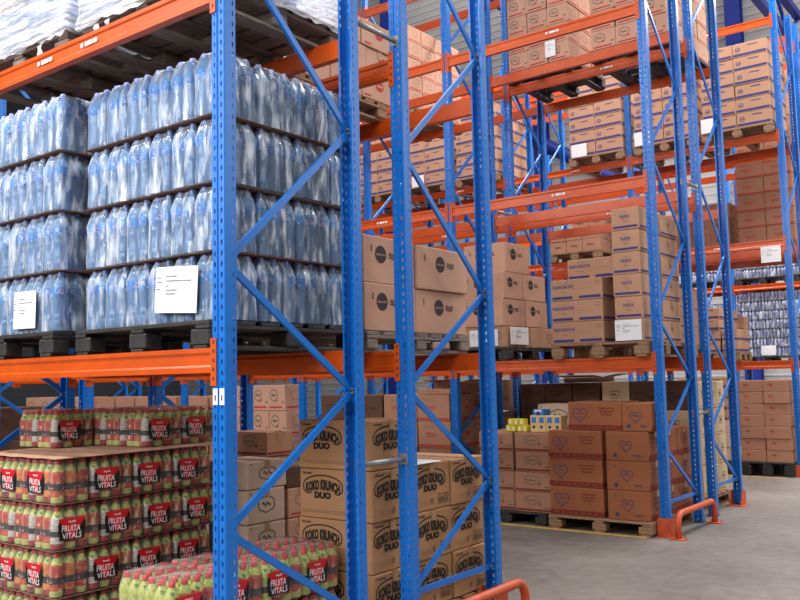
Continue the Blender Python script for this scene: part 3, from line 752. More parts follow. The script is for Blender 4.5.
paper((-1.735, .012, 1.865), .235, .215, 0, 'white printed sheet on the second pallet of water', .02, curl=.006)

# wrapped loads on the shelf above the water
def wrapped(x0, x1, y0, y1, z, desc, right):
    wb = G()
    pr = [(0, .0), (.042, .0), (.0445, .05), (.040, .115), (.0445, .16), (.0445, .235), (.030, .284), (.0145, .31), (.0145, .33), (0, .331)]
    wb.lathe(pr, 10, ['bottle_clear']*4+['water_label']+['bottle_clear']*2+['cap_lilac']*2); bm = wb.mesh('bottle')
    nxb = int((x1-x0)/WP); nyb = int((y1-y0)/WP)
    for i in range(0, nxb-1, 2):
        for j in range(0, nyb-2, 3):
            if not (j == 0 or (i+2 >= nxb-1)): continue
            xx = x0+WP*(i+1); yy = y0+WP*(j+1.5)
            if not seen(xx-.1, yy-.15, z, xx+.1, yy+.15, z+.34, 5): continue
            o = empty('water_pack', (xx+.01, yy+.01, z), label=f"water pack inside white stretch film, {ORD[i//2]} across, {ORD[j//3]} deep, {desc}", cat='water pack', group='water packs inside the stretch film')
            for a in range(2):
                for b in range(3): put('bottle', bm, o, ((a-.5)*WP, (b-1)*WP, 0))
    # film skirt: wrinkled shell on four sides that reaches down over the pallet edge
    rnd = random.Random(int(abs(x0)*100)); g = G(); e = .012; per = []
    for ax, ay, bx, by in ((x0, y0, x1, y0), (x1, y0, x1, y1), (x1, y1, x0, y1), (x0, y1, x0, y0)):
        for i in range(22): t = i/22; per.append((ax+(bx-ax)*t, ay+(by-ay)*t))
    N = len(per); V = []; F = []; cx, cy = (x0+x1)/2, (y0+y1)/2; zs = [z-.03, z-.012, z+.01, z+.06, z+.12, z+.2, z+.3, z+.42]
    for r, zz in enumerate(zs):
        for i, (x, y) in enumerate(per):
            q = rnd.uniform(.004, .022); sx = (1 if x > cx else -1); V.append((x+(x-cx)/abs(x1-x0)*2*q, y+(y-cy)/abs(y1-y0)*2*q, zz+(rnd.uniform(-.018, .014) if r == 0 else rnd.uniform(-.006, .006))))
    for r in range(len(zs)-1):
        for i in range(N): F.append((r*N+i, r*N+(i+1) % N, (r+1)*N+(i+1) % N, (r+1)*N+i))
    g.mesh_in(V, F, 'stretch_film', True); w = put('stretch_wrap', g.mesh('stretch_wrap'), None, (0, 0, 0), 0, f"white stretch film around bottles, {desc}", 'plastic wrap')
    for i, (tx, tl) in enumerate(((.18, .11), (.27, .08), (.78, .1))):
        t = G(); X = x0+(x1-x0)*tx; V = []; F = []
        for k in range(6):
            zz = z-.05-tl*k/5; s = .018+.012*math.sin(k*2.1+i); V += [(X-s+.01*math.sin(k+i), y0-.024-.008*math.sin(k*1.7), zz), (X+s, y0-.02-.006*math.cos(k*1.3), zz)]
        for k in range(5): F.append((2*k, 2*k+1, 2*k+3, 2*k+2))
        t.mesh_in(V, F, 'stretch_film', True); put('loose_film_tail', t.mesh('loose_film_tail'), w)
pallet(-2.545, .095, T2, 1.08, 1.04, 'wood_grey', 'grey wooden pallet above the second load of water')
pallet(-1.365, .135, T2, 1.09, 1.04, 'wood_grey', 'grey wooden pallet above the water beside the post')
sheet(-2.56, .08, -1.44, 1.15, T2+.1445, 'added light-blocking sheet under the wrapped load farther from the post', t=.003, wavy=0, name='slip_sheet', group=None)  # both sheets added to block the bright gaps in the pallet deck
sheet(-1.39, .12, -.25, 1.19, T2+.1445, 'added light-blocking sheet under the wrapped load beside the post', t=.003, wavy=0)
wrapped(-2.56, -1.45, .08, 1.15, T2+.149, 'load farther from the post', False)
wrapped(-1.38, -.26, .12, 1.19, T2+.149, 'load beside the post', True)

# ------------------------------------------------------------------ juice packs
JP = .0745
def juice_bottle(v):
    mid, low = [('sleeve_apple', 'sleeve_lime'), ('sleeve_mango', 'sleeve_red'), ('sleeve_guava', 'sleeve_lime'), ('sleeve_text', 'sleeve_red'), ('sleeve_lime', 'sleeve_lime')][v]
    g = G()
    pr = [(0, .002), (.031, 0), (.036, .008), (.036, .036), (.036, .066), (.0345, .072), (.0345, .104), (.036, .11), (.036, .164), (.034, .178), (.024, .2), (.0155, .213), (.014, .222)]
    g.lathe(pr, 12, [low, low, low, mid, mid, 'label_black', 'label_black' if v < 3 else 'sleeve_text', mid, mid, 'sleeve_shoulder', 'sleeve_shoulder', 'sleeve_shoulder'])
    if v < 3:   # small white print on the dark band
        for q in range(3):
            a = q*2*PI/3
            for r in range(2):
                z = .079+.011*r; R = .0352
                g.face([(R*math.cos(a-.35), R*math.sin(a-.35), z), (R*math.cos(a+.3), R*math.sin(a+.3), z+.002), (R*math.cos(a+.3), R*math.sin(a+.3), z+.009), (R*math.cos(a-.35), R*math.sin(a-.35), z+.007)], 'label_red' if r else 'label_white')
    return g.mesh('bottle')
JB = [juice_bottle(v) for v in range(5)]
_c = G(); _c.lathe([(.0165, .214), (.0172, .218), (.0168, .236), (.0155, .239), (0, .2392)], 12, 'cap_red'); JCAP = _c.mesh('cap')
JZ = [(.001, .004), (0, .03), (.0005, .09), (0, .16), (.008, .192), (.018, .222), (.026, .244)]
JFILM = film_mesh(3, 4, JP, JZ, 'juice_film', amp=.005, jitter=.0015, seed=5)
def juice_label():
    g = G(); L = 4*JP; w = .165
    f = Face(g, (1.5*JP+.004, -(L/2-.02), .052), (0, 1, 0), (0, 0, 1), (1, 0, 0), w, .12); f.k = 4
    f.poly([(.006, 0), (w-.006, 0), (w+.004, .082), (w-.008, .12), (.008, .12), (-.004, .082)], 'label_black')
    f.poly([(w*.5, -.004), (w*.62, .02), (w+.003, .12), (-.003, .12), (w*.38, .02)], 'label_red')
    f.text('Nestlé', w*.5, .1, .045, .012, 'label_white', .02)
    f.text('FRUITA', w*.47, .062, .115, .034, 'label_white', .012, rot=-.05); f.text('VITALS', w*.5, .022, .12, .032, 'label_white', .012, rot=-.02)
    return g.mesh('printed_label')
JLAB = juice_label()
def make_juice(variant):
    o = empty('juice_pack', (0, 0, -50)); rnd = random.Random(variant*31+4)
    for i in range(3):
        for j in range(4):
            v = [0, 3, 1, 0, 2, 0, 3, 1, 3, 0, 1, 2][i*4+j] if variant == 0 else rnd.choice([1, 1, 2, 1, 4])
            b = put('bottle', JB[v], o, ((i-1)*JP, (j-1.5)*JP, 0), rnd.randrange(4)*PI/2); put('cap', JCAP, b)
    put('shrink_film', JFILM, o); put('printed_label', JLAB, o); put('printed_label', JLAB, o, (0, 0, 0), PI)
    return o
JPROTO = [make_juice(0), make_juice(1)]; _used = [False, False]
def juice(cx, cy, z, rot, label, variant=0):
    if not seen(cx-.2, cy-.2, z, cx+.2, cy+.2, z+.25): return
    loc = (cx, cy, z)
    if not _used[variant]:
        o = JPROTO[variant]; _used[variant] = True; o.location = loc; o.rotation_euler = (0, 0, rot)
    else: o = dup(JPROTO[variant], loc, rot)
    o['label'] = label; o['category'] = 'juice pack'; o['group'] = 'shrink wrapped packs of fruit juice'
    return o
PS, PLn = 3*JP, 4*JP
X1, Y0J, LJ = -1.5, .08, .2565
JN = ['lowest', 'second', 'third', 'fourth', 'top']
for k in range(4):
    z = .105+k*LJ; ly = JN[k]+' layer of the tall stack'
    typeA = k % 2 == 0
    if typeA:
        for j in range(4): juice(X1-PS/2, Y0J+PLn*(j+.5), z, 0, f"juice pack, {ly}, end face, {ORD[j]} from the front")
        for i in range(3): juice(X1-PS*(i+1.5), Y0J+PLn/2, z, 0, f"juice pack, {ly}, aisle face, {ORD[i]} from the corner pack")
    else:
        for i in range(3): juice(X1-PLn*(i+.5), Y0J+PS/2, z, -PI/2, f"juice pack, {ly}, aisle face, {ORD[i]} from the corner")
        for j in range(3): juice(X1-PS/2, Y0J+PS+PLn*(j+.5), z, 0, f"juice pack, {ly}, end face, {ORD[j]} behind the corner pack")
    sheet(-2.42, Y0J-.002-.01*(k == 3), X1+.004+.01*(k == 3), 1.3, z+LJ-.0072, f"cardboard sheet on the {JN[k]} juice layer of the tall stack", 'slip_sheet' if k == 3 else 'sheet_shaded', t=.004, wavy=.004, group='cardboard sheets in the juice stack')
zt = .105+4*LJ
for i in range(2): juice(-2.307-PS*i, .64, zt, 0, f"juice pack on the cardboard sheet, front row of the top layer, {ORD[i]} from the corner")
for j in range(2):
    for i in range(3): juice(-1.762-PS*i, .94+PLn*j, zt, 0, f"juice pack on the cardboard sheet, {['second', 'third'][j]} row of the top layer, {ORD[i]} from the end")
pallet(-2.45, .07, 0, .98, 1.22, 'wood_pallet', 'wooden pallet under the tall juice stack', h=.1)
# low pallet of juice beside the post
for k in range(2):
    z = .105+k*.2565
    for i in range(2):
        for j in range(4):
            if k == 0 and i > 0 and j > 0: continue
            juice(-.36-PS*(i+.5)-.004*i, -.02+PLn*(j+.5)+(.02 if i == 1 else 0), z, 0, f"juice pack on the low stack, {'top' if k else 'bottom'} layer, {ORD[i]} column from the post, {ORD[j]} row back", 1)
pallet(-.88, -.05, 0, .56, 1.24, 'wood_pallet', 'wooden pallet under the low juice stack by the post', h=.1)

# ------------------------------------------------------------------ cereal cartons (row B, floor)
kd = (.565, .395, .29)
for c, (y, n, nm) in enumerate(((1.225, 4, 'tall column beside the juice'), (1.625, 3, 'middle column'), (2.025, 3, 'aisle column'))):
    for k in range(n):
        carton('koko', -.15-.565-(.012 if (k+c) % 2 else 0), y, .135+k*.29, kd[0], kd[1], .287, f"tan cereal carton with black lettering, {tierw(k, n)} tier, {nm}", 'tan cereal cartons', .004)
pallet(-1.25, 1.24, 0, 1.12, 1.18, 'wood_pallet', 'wooden pallet under the tan cereal cartons', h=.13)
for i in range(3):
    sheet(-.43+.05*i, 1.68-.05*i, -.2+.04*i, 1.93-.03*i, 1.006+.004*i, f"loose paper on the cereal cartons, {['lowest','middle','top'][i]} of the pile", 'white_paper', .0012, 'paper_sheet', 'paper', 'loose papers on the cereal cartons', .006)

# mixed cartons behind the low juice stack
pallet(-1.87, 1.42, 0, .47, .72, 'wood_pallet', 'wooden pallet under the mixed small cartons', h=.14)
mc = [('small', -1.83, 1.45, .142, .4, .36, .2, 'bottom of the near column'), ('small', -1.83, 1.45, .345, .4, .36, .215, 'second in the near column'), ('small', -1.83, 1.45, .563, .4, .36, .23, 'third in the near column'),
      ('small', -1.84, 1.46, .796, .4, .37, .19, 'top of the near column'),
      ('milk', -1.85, 1.86, .142, .4, .26, .2, 'bottom of the far column'), ('milk', -1.85, 1.86, .345, .4, .26, .205, 'second in the far column'), ('milk', -1.85, 1.86, .553, .4, .26, .21, 'third in the far column'),
      ('dark', -1.9, 1.85, .766, .44, .42, .15, 'open dark one topping the far column')]
for kn, x, y, z, w, d, h, l in mc: carton(kn, x, y, z, w, d, h-.003, f"small mixed carton behind the low juice stack, {l}", 'mixed small cartons')
pallet(-2.33, 2.4-.36, 0, .45, .32, 'wood_pallet', 'small pallet under the brown cartons with green logos', h=.14)
for k in range(3): carton('green', -2.32, 2.05, .142+k*.27, .43, .3, .267, f"brown carton with green logo, {tierw(k, 3)} tier, behind the mixed small cartons", 'brown cartons behind the mixed ones')
carton('green', -2.22, 2.06, .954, .34, .28, .19, 'small logo carton on top of the brown cartons behind the mixed ones')
pallet(-7.1, 1.42, 0, 2.2, .9, 'wood_pallet', 'long wooden pallet under dark cartons behind the tall juice stack', h=.14)  # pallet and dark cartons added to darken the view behind the juice
for k in range(4):
    for i in range(5): carton('dark', -6.95+.43*i, 1.45, .142+.3*k, .42, .5, .297-.06*(k == 3 and i % 2), f"added dark carton behind the tall juice stack, {tierw(k, 4)} tier, {ORD[4-i]} column", 'dark filler cartons behind the juice', tape=False)
for i in range(4): carton('dark', -4.6+.25*i, 1.9, .0, .24, .4, .9+.12*(i % 2), f"added dark tall carton behind the green logo cartons, {ORD[3-i]} from the end", 'dark tall filler cartons', tape=False)
# ------------------------------------------------------------------ coffee cartons (row B shelf)
pallet(-1.35, 1.32, T1, 1.1, 1.12, 'wood_grey', 'grey wooden pallet under the large coffee cartons', h=.125)
for c, (y, d, nm) in enumerate(((1.33, .52, 'column beside the water'), (1.86, .6, 'aisle column'))):
    for k in range(2):
        carton('coffee', -.83-.015*((k+c) % 2), y+.008*k, 1.822+k*(.29 if c else .295), .56, d, .287 if c else .292, f"large coffee carton with round dark emblem, {tierw(k, 2)} tier, {nm}", 'large coffee cartons', .003, tape=False)
g = G(); g.box(-.06, -.03, 0, .06, .03, .02, 'white_paper', .002); 
carton('stripe', -.55, 2.0, T1+.022, .3, .2, .05, 'flat carton with blue stripe tucked inside the pallet opening', None, 0., tape=False)
# cartons on the shelf over the coffee
pallet(-2.0, 1.4, T2, 1.1, 1.0, 'wood_pallet', 'wooden pallet under the red oval cartons', h=.13)
for k in range(3):
    for j in range(3):
        carton('oval', -.9-.5-(.01 if k == 1 else 0), 1.42+.345*j+(.06 if k == 1 else 0), T2+.132+.2*k, .5, .34, .197, f"carton with red oval print, {tierw(k, 3)} tier, {ORD[j]} from the low side, high shelf", 'cartons with red ovals')
paper((-1.05, 1.39, 3.62), .22, .16, 0, 'white sheet hung on the red oval cartons')

# ------------------------------------------------------------------ row C shelf
pallet(-1.13, 5.36, T1, 1.02, 1.12, 'wood_pallet', 'wooden pallet under the baby milk cartons', h=.15)
stack('nan', 'baby milk carton, blue bottom bar', 'end stack on the shelf', [-.435], [5.38, 5.92], 1.844, (.285, .52, .2185), 6, 'baby milk cartons')
o = paper((-.295, 5.362, 1.85), .27, .2, 0, 'white sheet covering the lowest baby milk carton', curl=.004)
for k in range(4):
    carton('nangrow', -1.12 if k < 3 else -1.01, 5.38 if k < 3 else 5.55, 1.844+.219*k, .565, .3, .216, f"long carton with blue bars, {tierw(k, 4)} tier, beside the baby milk cartons", 'long cartons with blue bars', .004)
pallet(-2.3, 5.42, T1, .64, 1.15, 'plastic_black', 'black pallet under the round emblem coffee cartons', h=.15)
stp = 'aisle shelf'
cw = [(0, [(5.45, .56), (6.02, .56)], .23, 'tagged'), (1, [(5.43, .48), (5.92, .52)], .3, 'coffee'), (2, [(5.45, .42), (5.89, .52)], .295, 'coffee'), (3, [(5.52, .52)], .33, 'coffee')]
zz = 1.844
for k, ys, h, kn in cw:
    for j, (y, d) in enumerate(ys):
        carton(kn, -2.26, y, zz, .54, d, h-.003, f"coffee carton, {tierw(k, 4)} tier, {'front' if j == 0 else 'back'} column, shelf beside the blue bar cartons", 'medium coffee cartons', .006, tape=False)
    zz += h
paper((-1.705, 5.74, 1.875), .4, .19, PI/2, 'white sheet with handwriting on the lowest coffee cartons', curl=.003)
paper((-1.98, 5.435, 1.86), .36, .18, 0, 'white sheet on the aisle side of the lowest coffee carton', curl=.003)
# ------------------------------------------------------------------ row C floor
pallet(-1.2, 5.3, 0, 1.08, 1.18, 'wood_pallet', 'wooden pallet under the heart cartons', h=.135)
for k in range(3):
    carton('heart', -1.19, 5.34, .137+.28*k, .575, .5, .277, f"brown heart carton, wide face, {tierw(k, 3)} tier, inner column", 'brown heart cartons', .006)
    for j in range(3):
        carton('heart', -.575, 5.34+.4*j, .137+.28*k, .43, .39, .277, f"brown heart carton, {tierw(k, 3)} tier, {ORD[j]} deep, column at the end post", 'brown heart cartons', .006)
carton('heart', -.975, 5.38, .137+.84, .57, .45, .28, 'brown heart carton on top of the inner column', 'brown heart cartons', .004)
carton('heart', -.395, 5.36, .137+.84, .29, .42, .27, 'brown heart carton on top beside the end post', 'brown heart cartons', .004)
pallet(-2.22, 5.38, 0, .96, 1.1, 'plastic_black', 'black pallet under the small cartons with green logos', h=.125)
for k in range(4):
    carton('green', -1.635+.01*k-.012*(k % 2), 5.4, .127+.204*k, .43, .4, .201, f"kraft carton with green logo, {tierw(k, 4)} tier, beside the heart cartons", 'kraft cartons with green logos', .006)
    carton('green', -2.07, 5.42, .127+.204*k, .42, .4, .201, f"kraft carton with green logo, {tierw(k, 4)} tier, farther from the heart cartons", 'kraft cartons with green logos', .006)
for i in range(3):
    for j in range(3):
        carton('small', -2.1+.45*i, 5.85+.001*j, .127+.27*j, .43, .5, .267, f"plain kraft carton behind the green logo cartons, {tierw(j, 3)} tier, {ORD[2-i]} column", 'plain kraft cartons')
carton('small', -1.6, 5.9, .945, .5, .4, .27, 'kraft carton standing behind the small tins')
def tin(x, y, z, w, d, h, m, words, group):
    g = G(); g.box(-w/2, -d/2, 0, w/2, d/2, h, m, .004)
    f = Face(g, (-w/2, -d/2, 0), (1, 0, 0), (0, 0, 1), (0, -1, 0), w, h)
    if m == 'tin_yellow': f.disc(w*.5, h*.5, w*.22, h*.3, 'white_plastic', 10)
    else: f.rect(w*.2, h*.55, w*.8, h*.9, 'white_plastic' if m == 'tin_blue' else 'tin_blue'); f.disc(w*.5, h*.3, w*.2, w*.2, 'ink_blue', 10)
    put('small_pack', g.mesh('small_pack'), None, (x, y, z), random.uniform(-.1, .1), words, 'small pack', group)
for i in range(4): tin(-1.72+.066*i, 5.5, .945, .06, .1, .065, 'tin_yellow', f"yellow pack on the green logo cartons, lower row, {ORD[i]} along", 'yellow packs')
for i in range(3): tin(-1.69+.066*i, 5.5, 1.012, .06, .1, .065, 'tin_yellow', f"yellow pack on the green logo cartons, upper row, {ORD[i]} along", 'yellow packs')
for i in range(4): tin(-1.41+.09*i, 5.52, .945, .09, .12, .17, 'tin_cream', f"cream and blue pack beside the yellow packs, {ORD[i]} along", 'cream and blue packs')
tin(-1.37, 5.56, 1.116, .13, .14, .06, 'tin_blue', 'blue pack lying on top of the cream packs', None)

# row C, second bay floor
pallet(-4.4, 5.42, 0, 1.95, 1.02, 'wood_pallet', 'wooden pallet under the red script cartons', h=.14)
for k in range(4):
    for j in range(4):
        carton('scarlet', -2.9, 5.44+.255*j, .142+.3*k, .45, .25, .297, f"brown carton with red script, {tierw(k, 4)} tier, {ORD[j]} deep, second bay", 'brown cartons with red script', tape=False)
    for i in range(3):
        carton('scarlet' if i == 0 else 'dark', -3.4-.5*i, 5.44, .142+.3*k, .48, .4, .297, (f"brown carton with red script, {tierw(k, 4)} tier, beyond the corner" if i == 0 else f"dark carton, {tierw(k, 4)} tier, {ORD[i]} beyond the red script corner"), 'cartons of the second bay floor', tape=False)
carton('script', -2.9, 5.45, 1.344, .44, .25, .06, 'flat pale carton lying on the red script cartons')
def open_carton(x, y, z, w, d, h, kind, words):
    o = carton(kind, x, y, z, w, d, h, words, None, 0, tape=False)
    if not o: return
    for a, (ox, oy, ang, ax) in enumerate(((0, -d/2, .12, 'X'), (w/2, 0, .6, 'Y'))):
        g = G(); L = w if ax == 'X' else d; q = .6*d if ax == 'X' else .4*w
        if ax == 'X': g.box(-L/2, -q, 0, L/2, 0, .004, BOARD[kind]); f = put('flap', g.mesh('flap'), o, (ox, oy, h)); f.rotation_euler = (-ang, 0, 0)
        else: g.box(0, -L/2, 0, q, L/2, .004, BOARD[kind]); f = put('flap', g.mesh('flap'), o, (ox, oy, h)); f.rotation_euler = (0, -ang*.3, 0)
open_carton(-2.86, 5.72, 1.344, .37, .42, .13, 'script', 'open carton with raised flaps on the red script cartons')
pallet(-2.95, 6.5, 0, .5, .5, 'wood_pallet', 'small pallet under the pale cartons behind the second frame', h=.14)
for k in range(3):
    carton('script', -2.9, 6.55, .142+k*.45, .4, .42, .447, f"pale carton behind the second frame, {tierw(k, 3)} tier", 'pale cartons behind the second frame', tape=False)
# row C, farther bays
for b, (xs, n, kn, w, h, nm) in enumerate((([-5.95, -5.64, -5.33], 4, 'milk', .31, .335, 'third bay'), ([-6.95, -6.5], 3, 'script', .4, .4, 'third bay, far half'), ([-9.2, -8.7, -8.2, -7.7], 3, 'script', .45, .4, 'fourth bay'), ([-11.3, -10.85, -10.4, -9.95], 3, 'milk', .44, .4, 'fifth bay'))):
    pallet(xs[0]-.05, 5.42, 0, xs[-1]-xs[0]+w+.1, 1.0, 'wood_pallet', f"wooden pallet on the floor, {nm}, heart carton row", h=.14)
    for k in range(n):
        for i, x in enumerate(xs):
            carton(kn, x, 5.44, .142+h*k, w, .42, h-.003, f"pale carton, {tierw(k, n)} tier, {ORD[len(xs)-1-i]} column, {nm} of the heart row", 'pale cartons far along', tape=False)
            
# ------------------------------------------------------------------ row D
pallet(-2.33, 6.78, 0, 1.08, 1.0, 'wood_pallet', 'wooden pallet under the dark cartons', h=.14)
for k in range(6):
    for i in range(3):
        carton('dark', -2.32+.35*i, 6.8, .142+.215*k, .34, .5, .212, f"carton coloured dark for shade, {tierw(k, 6)} tier, {ORD[2-i]} column, behind the tins", 'cartons coloured dark for shade', tape=False)
open_carton(-1.8, 6.95, 1.436, .5, .36, .06, 'small', 'flattened carton with raised flap over the dark cartons')
for k in range(4):
    for i in range(3): carton('cream' if i == 0 or k < 3 else 'dark', -1.24+.34*i, 6.8, .142+.325*k, .33, .3, .322, f"{'dark' if i and k == 3 else 'cream'} carton, {tierw(k, 4)} tier, front, {ORD[2-i]} column, second row floor", 'cream cartons', tape=False)
    for j in range(1, 4): carton('cream', -.56, 6.8+.31*j, .142+.325*k, .33, .3, .322-.02*(k == 3), f"cream carton, {tierw(k, 4)} tier, end face, {ORD[j]} deep", 'cream cartons', tape=False)
pallet(-1.22, 6.78, 0, 1.02, 1.25, 'wood_pallet', 'wooden pallet under the cream cartons', h=.14)
# pallet loads on the upper level of row D
def load(kind, desc, place, x0, x1, y0, nx, ny, z, tiers, h, group, pm, plabel, ph=.144, dep=None, skip=()):
    w = (x1-x0)/nx; d = dep or .98/ny
    pallet(x0-.02, y0-.02, z, x1-x0+.04, d*ny+.04, pm, plabel, h=ph)
    stack(kind, desc, place, [x0+w*i for i in range(nx)], [y0+d*j for j in range(ny)], z+ph+.002, (w-.006, d-.006, h), tiers, group, tape=False, skip=skip, jit=.005)
load('milk', 'red band carton', 'high load by the second frame', -2.29, -1.45, 6.74, 3, 3, T3, 5, .235, 'upper cartons with red bands', 'plastic_black', 'black pallet under the high load by the second frame', .15)
load('milk', 'red band carton', 'upper load by the end frame', -1.16, -.24, 6.74, 3, 4, T3, 5, .235, 'upper cartons with red bands', 'plastic_black', 'black pallet under the upper load by the end frame', .15, .36)
paper((-1.69, 6.715, 5.42), .14, .2, 0, 'white sheet on the upper red band cartons', curl=.003)
load('milk', 'red band carton', 'upper load in the second bay', -4.64, -3.98, 6.9, 2, 4, T3, 5, .235, 'upper cartons of the second bay', 'wood_pallet', 'wooden pallet under the upper load in the second bay', .144, .33)
load('script', 'brown carton', 'lower shelf of the cream row', -1.4, -.3, 6.8, 3, 3, T1, 3, .21, 'brown cartons on the lower shelf', 'wood_pallet', 'wooden pallet on the lower shelf of the cream carton row')
# ------------------------------------------------------------------ row E
load('stripe', 'blue striped carton', 'load by the end post', -1.14, -.13, 10.72, 2, 3, E3Z, 6, .217, 'blue striped cartons high up', 'wood_pallet', 'wooden pallet under the striped load by the end post')
load('stripe', 'blue striped carton', 'load by the second post', -2.24, -1.28, 10.72, 2, 3, E3Z, 5, .222, 'blue striped cartons high up', 'wood_pallet', 'wooden pallet under the striped load by the second post')
load('stripe', 'blue striped carton', 'single load in the second bay', -3.4, -2.46, 10.72, 2, 3, E3Z, 6, .217, 'blue striped cartons high up', 'wood_pallet', 'wooden pallet under the single striped load of the second bay')
load('stripe', 'blue striped carton', 'first load in the third bay', -5.72, -4.84, 10.72, 2, 4, E3Z, 6, .217, 'blue striped cartons high up', 'wood_pallet', 'wooden pallet under the first striped load of the third bay', dep=.3)
load('stripe', 'blue striped carton', 'second load in the third bay', -6.92, -5.98, 10.72, 2, 3, E3Z, 5, .222, 'blue striped cartons high up', 'wood_pallet', 'wooden pallet under the second striped load of the third bay')
load('stripe', 'blue striped carton', 'load in the fourth bay', -8.1, -7.14, 10.72, 2, 3, E3Z, 5, .222, 'blue striped cartons high up', 'wood_pallet', 'wooden pallet under the striped load of the fourth bay')
for nm, px, pz in (('second bay', -3.22, 5.2), ('second post', -2.1, 5.2), ('end post', -1.05, 5.2), ('third bay, second load', -6.6, 5.2)):
    paper((px, 10.69, pz), .28 if 'second' in nm else .22, .22, 0, f"white sheet on the striped load, {nm}", lines=False, curl=.004)
load('script', 'brown carton with dark print', 'middle shelf, second bay', -3.85, -2.95, 10.74, 3, 3, E2Z, 2, .2, 'brown cartons on the middle shelf', 'wood_pallet', 'wooden pallet under the brown cartons of the middle shelf')
stack('script', 'brown carton with dark print', 'upper pile, middle shelf', [-3.5, -3.2], [10.9], E2Z+.146+.4, (.29, .3, .2), 1, 'brown cartons on the middle shelf', tape=False)
load('stripe', 'blue striped carton', 'lower shelf, taller load', -1.72, -1.06, 10.75, 2, 3, E1Z, 4, .17, 'striped cartons on the lower shelf', 'wood_pallet', 'wooden pallet on the lower shelf, taller striped load')
load('stripe', 'blue striped carton', 'lower shelf, short load', -1.04, -.8, 10.75, 1, 3, E1Z, 2, .17, 'striped cartons on the lower shelf', 'wood_pallet', 'wooden pallet on the lower shelf, short striped load', dep=.2)
E7 = 7
pallet(-.85, 10.7, 0, .74, 1.0, 'plastic_black', 'black pallet under the plain brown cartons', h=.2)
stack('plain', 'plain brown carton', 'floor pallet across the aisle', [-.84, -.48], [10.72, 11.05, 11.38], .202, (.35, .32, .17), 7, 'plain brown cartons', tape=False, jit=.012)
pallet(-1.75, 10.7, 0, .84, 1.0, 'plastic_black', 'black pallet under the mixed brown and striped cartons', h=.2)
stack('small', 'brown carton below the striped ones', 'beside the plain pile', [-1.36, -1.73], [10.72], .202, (.36, .4, .2), 3, 'brown cartons beside the plain pile', tape=False)
stack('stripe', 'blue striped carton', 'above brown ones beside the plain pile', [-1.36, -1.73], [10.72], .802, (.36, .4, .16), 4, 'striped cartons beside the plain pile', tape=False)
# ------------------------------------------------------------------ row F
load('scarlet', 'carton with red script', 'middle shelf beyond plain cartons', -1.1, -.22, 12.17, 2, 3, 3.458, 5, .278, 'red script cartons beyond', 'wood_pallet', 'wooden pallet under the red script cartons beyond')
load('script', 'brown carton', 'low pile beyond on the middle shelf', -2.2, -1.25, 12.2, 3, 3, 3.458, 3, .26, 'brown cartons beyond', 'wood_pallet', 'wooden pallet under the low brown pile beyond')
load('oval', 'pale carton', 'upper shelf, sixth row', -1.1, -.2, 12.3, 2, 3, 5.055, 5, .25, 'pale cartons at the sixth row', 'wood_pallet', 'wooden pallet on the upper shelf of the sixth row')
load('script', 'brown carton', 'lower shelf of the sixth row', -2.2, -1.3, 12.2, 3, 2, 1.675, 3, .22, 'brown cartons low in the sixth row', 'wood_pallet', 'wooden pallet on the lower shelf of the sixth row')
# ------------------------------------------------------------------ row G, packs of small bottles
def small_pack_mesh():
    g = G(); f = film_mesh(4, 3, .066, [(0, 0), (0, .05)], 'shrink_film')
    for i in range(4):
        for j in range(3):
            if 0 < i < 3 and j == 1: continue
            g.lathe([(0, 0), (.032, 0), (.032, .055), (.0325, .06), (.0325, .12), (.03, .135), (.013, .165), (.013, .185), (0, .186)], 8, ['bottle_pale', 'bottle_pale', 'water_band', 'water_band', 'bottle_pale', 'bottle_pale', 'cap_lilac', 'cap_lilac'], (i-1.5)*.066, (j-1)*.066)
    return g
SPM = small_pack_mesh().mesh('bottle_pack')
SPF = film_mesh(4, 3, .066, [(0, .001), (0, .13), (.008, .155), (.016, .188)], 'shrink_film', seed=9)
def small_load(x0, nx, z, tiers, desc):
    for k in range(tiers):
        for i in range(nx):
            for j in (0, 1):
                if j and i < nx-1: continue
                x = x0+.27*i+.135
                if not seen(x-.13, 16.1, z, x+.13, 16.5, z+.2, 0): continue
                o = empty('bottle_pack', (x+random.uniform(-.006, .006), 16.24+.205*j, z+.192*k), label=f"purple bottle pack, {ORD[k]} tier up, {ORD[nx-1-i]} column, {desc}" + (', behind' if j else ''), cat='bottle pack', group='purple bottle packs at the far row')
                put('bottles', SPM, o); put('shrink_film', SPF, o)
def far_pallet(x, z, w, words): pallet(x, 16.1, z, w, .9, 'plastic_black', words)
far_pallet(-2.32, 1.675, 1.1, 'black pallet under the purple bottles at the far row'); small_load(-2.31, 4, 1.822, 7, 'lower load')
far_pallet(-1.2, 1.675, 1.1, 'black pallet under the purple bottles by the far end'); small_load(-1.19, 4, 1.822, 7, 'lower load by the far end')
far_pallet(-3.6, 1.675, 1.1, 'black pallet under purple bottles past the far post'); small_load(-3.59, 4, 1.822, 6, 'lower load past the post')
far_pallet(-2.32, 3.315, 1.1, 'black pallet on the far row middle shelf'); small_load(-2.31, 4, 3.462, 4, 'middle shelf load')
far_pallet(-1.2, 3.315, 1.1, 'black pallet on the far row middle shelf by the end'); small_load(-1.19, 4, 3.462, 4, 'middle shelf load by the end')
far_pallet(-3.6, 3.315, 1.1, 'black pallet on the far row middle shelf past the post'); small_load(-3.59, 4, 3.462, 4, 'middle shelf load past the post')
paper((-1.72, 16.07, 1.84), .28, .2, 0, 'white sheet on the purple bottles', lines=False)
paper((-.27, 10.77, 3.12), .28, .24, 0, 'white printed sheet hanging on the orange beam')

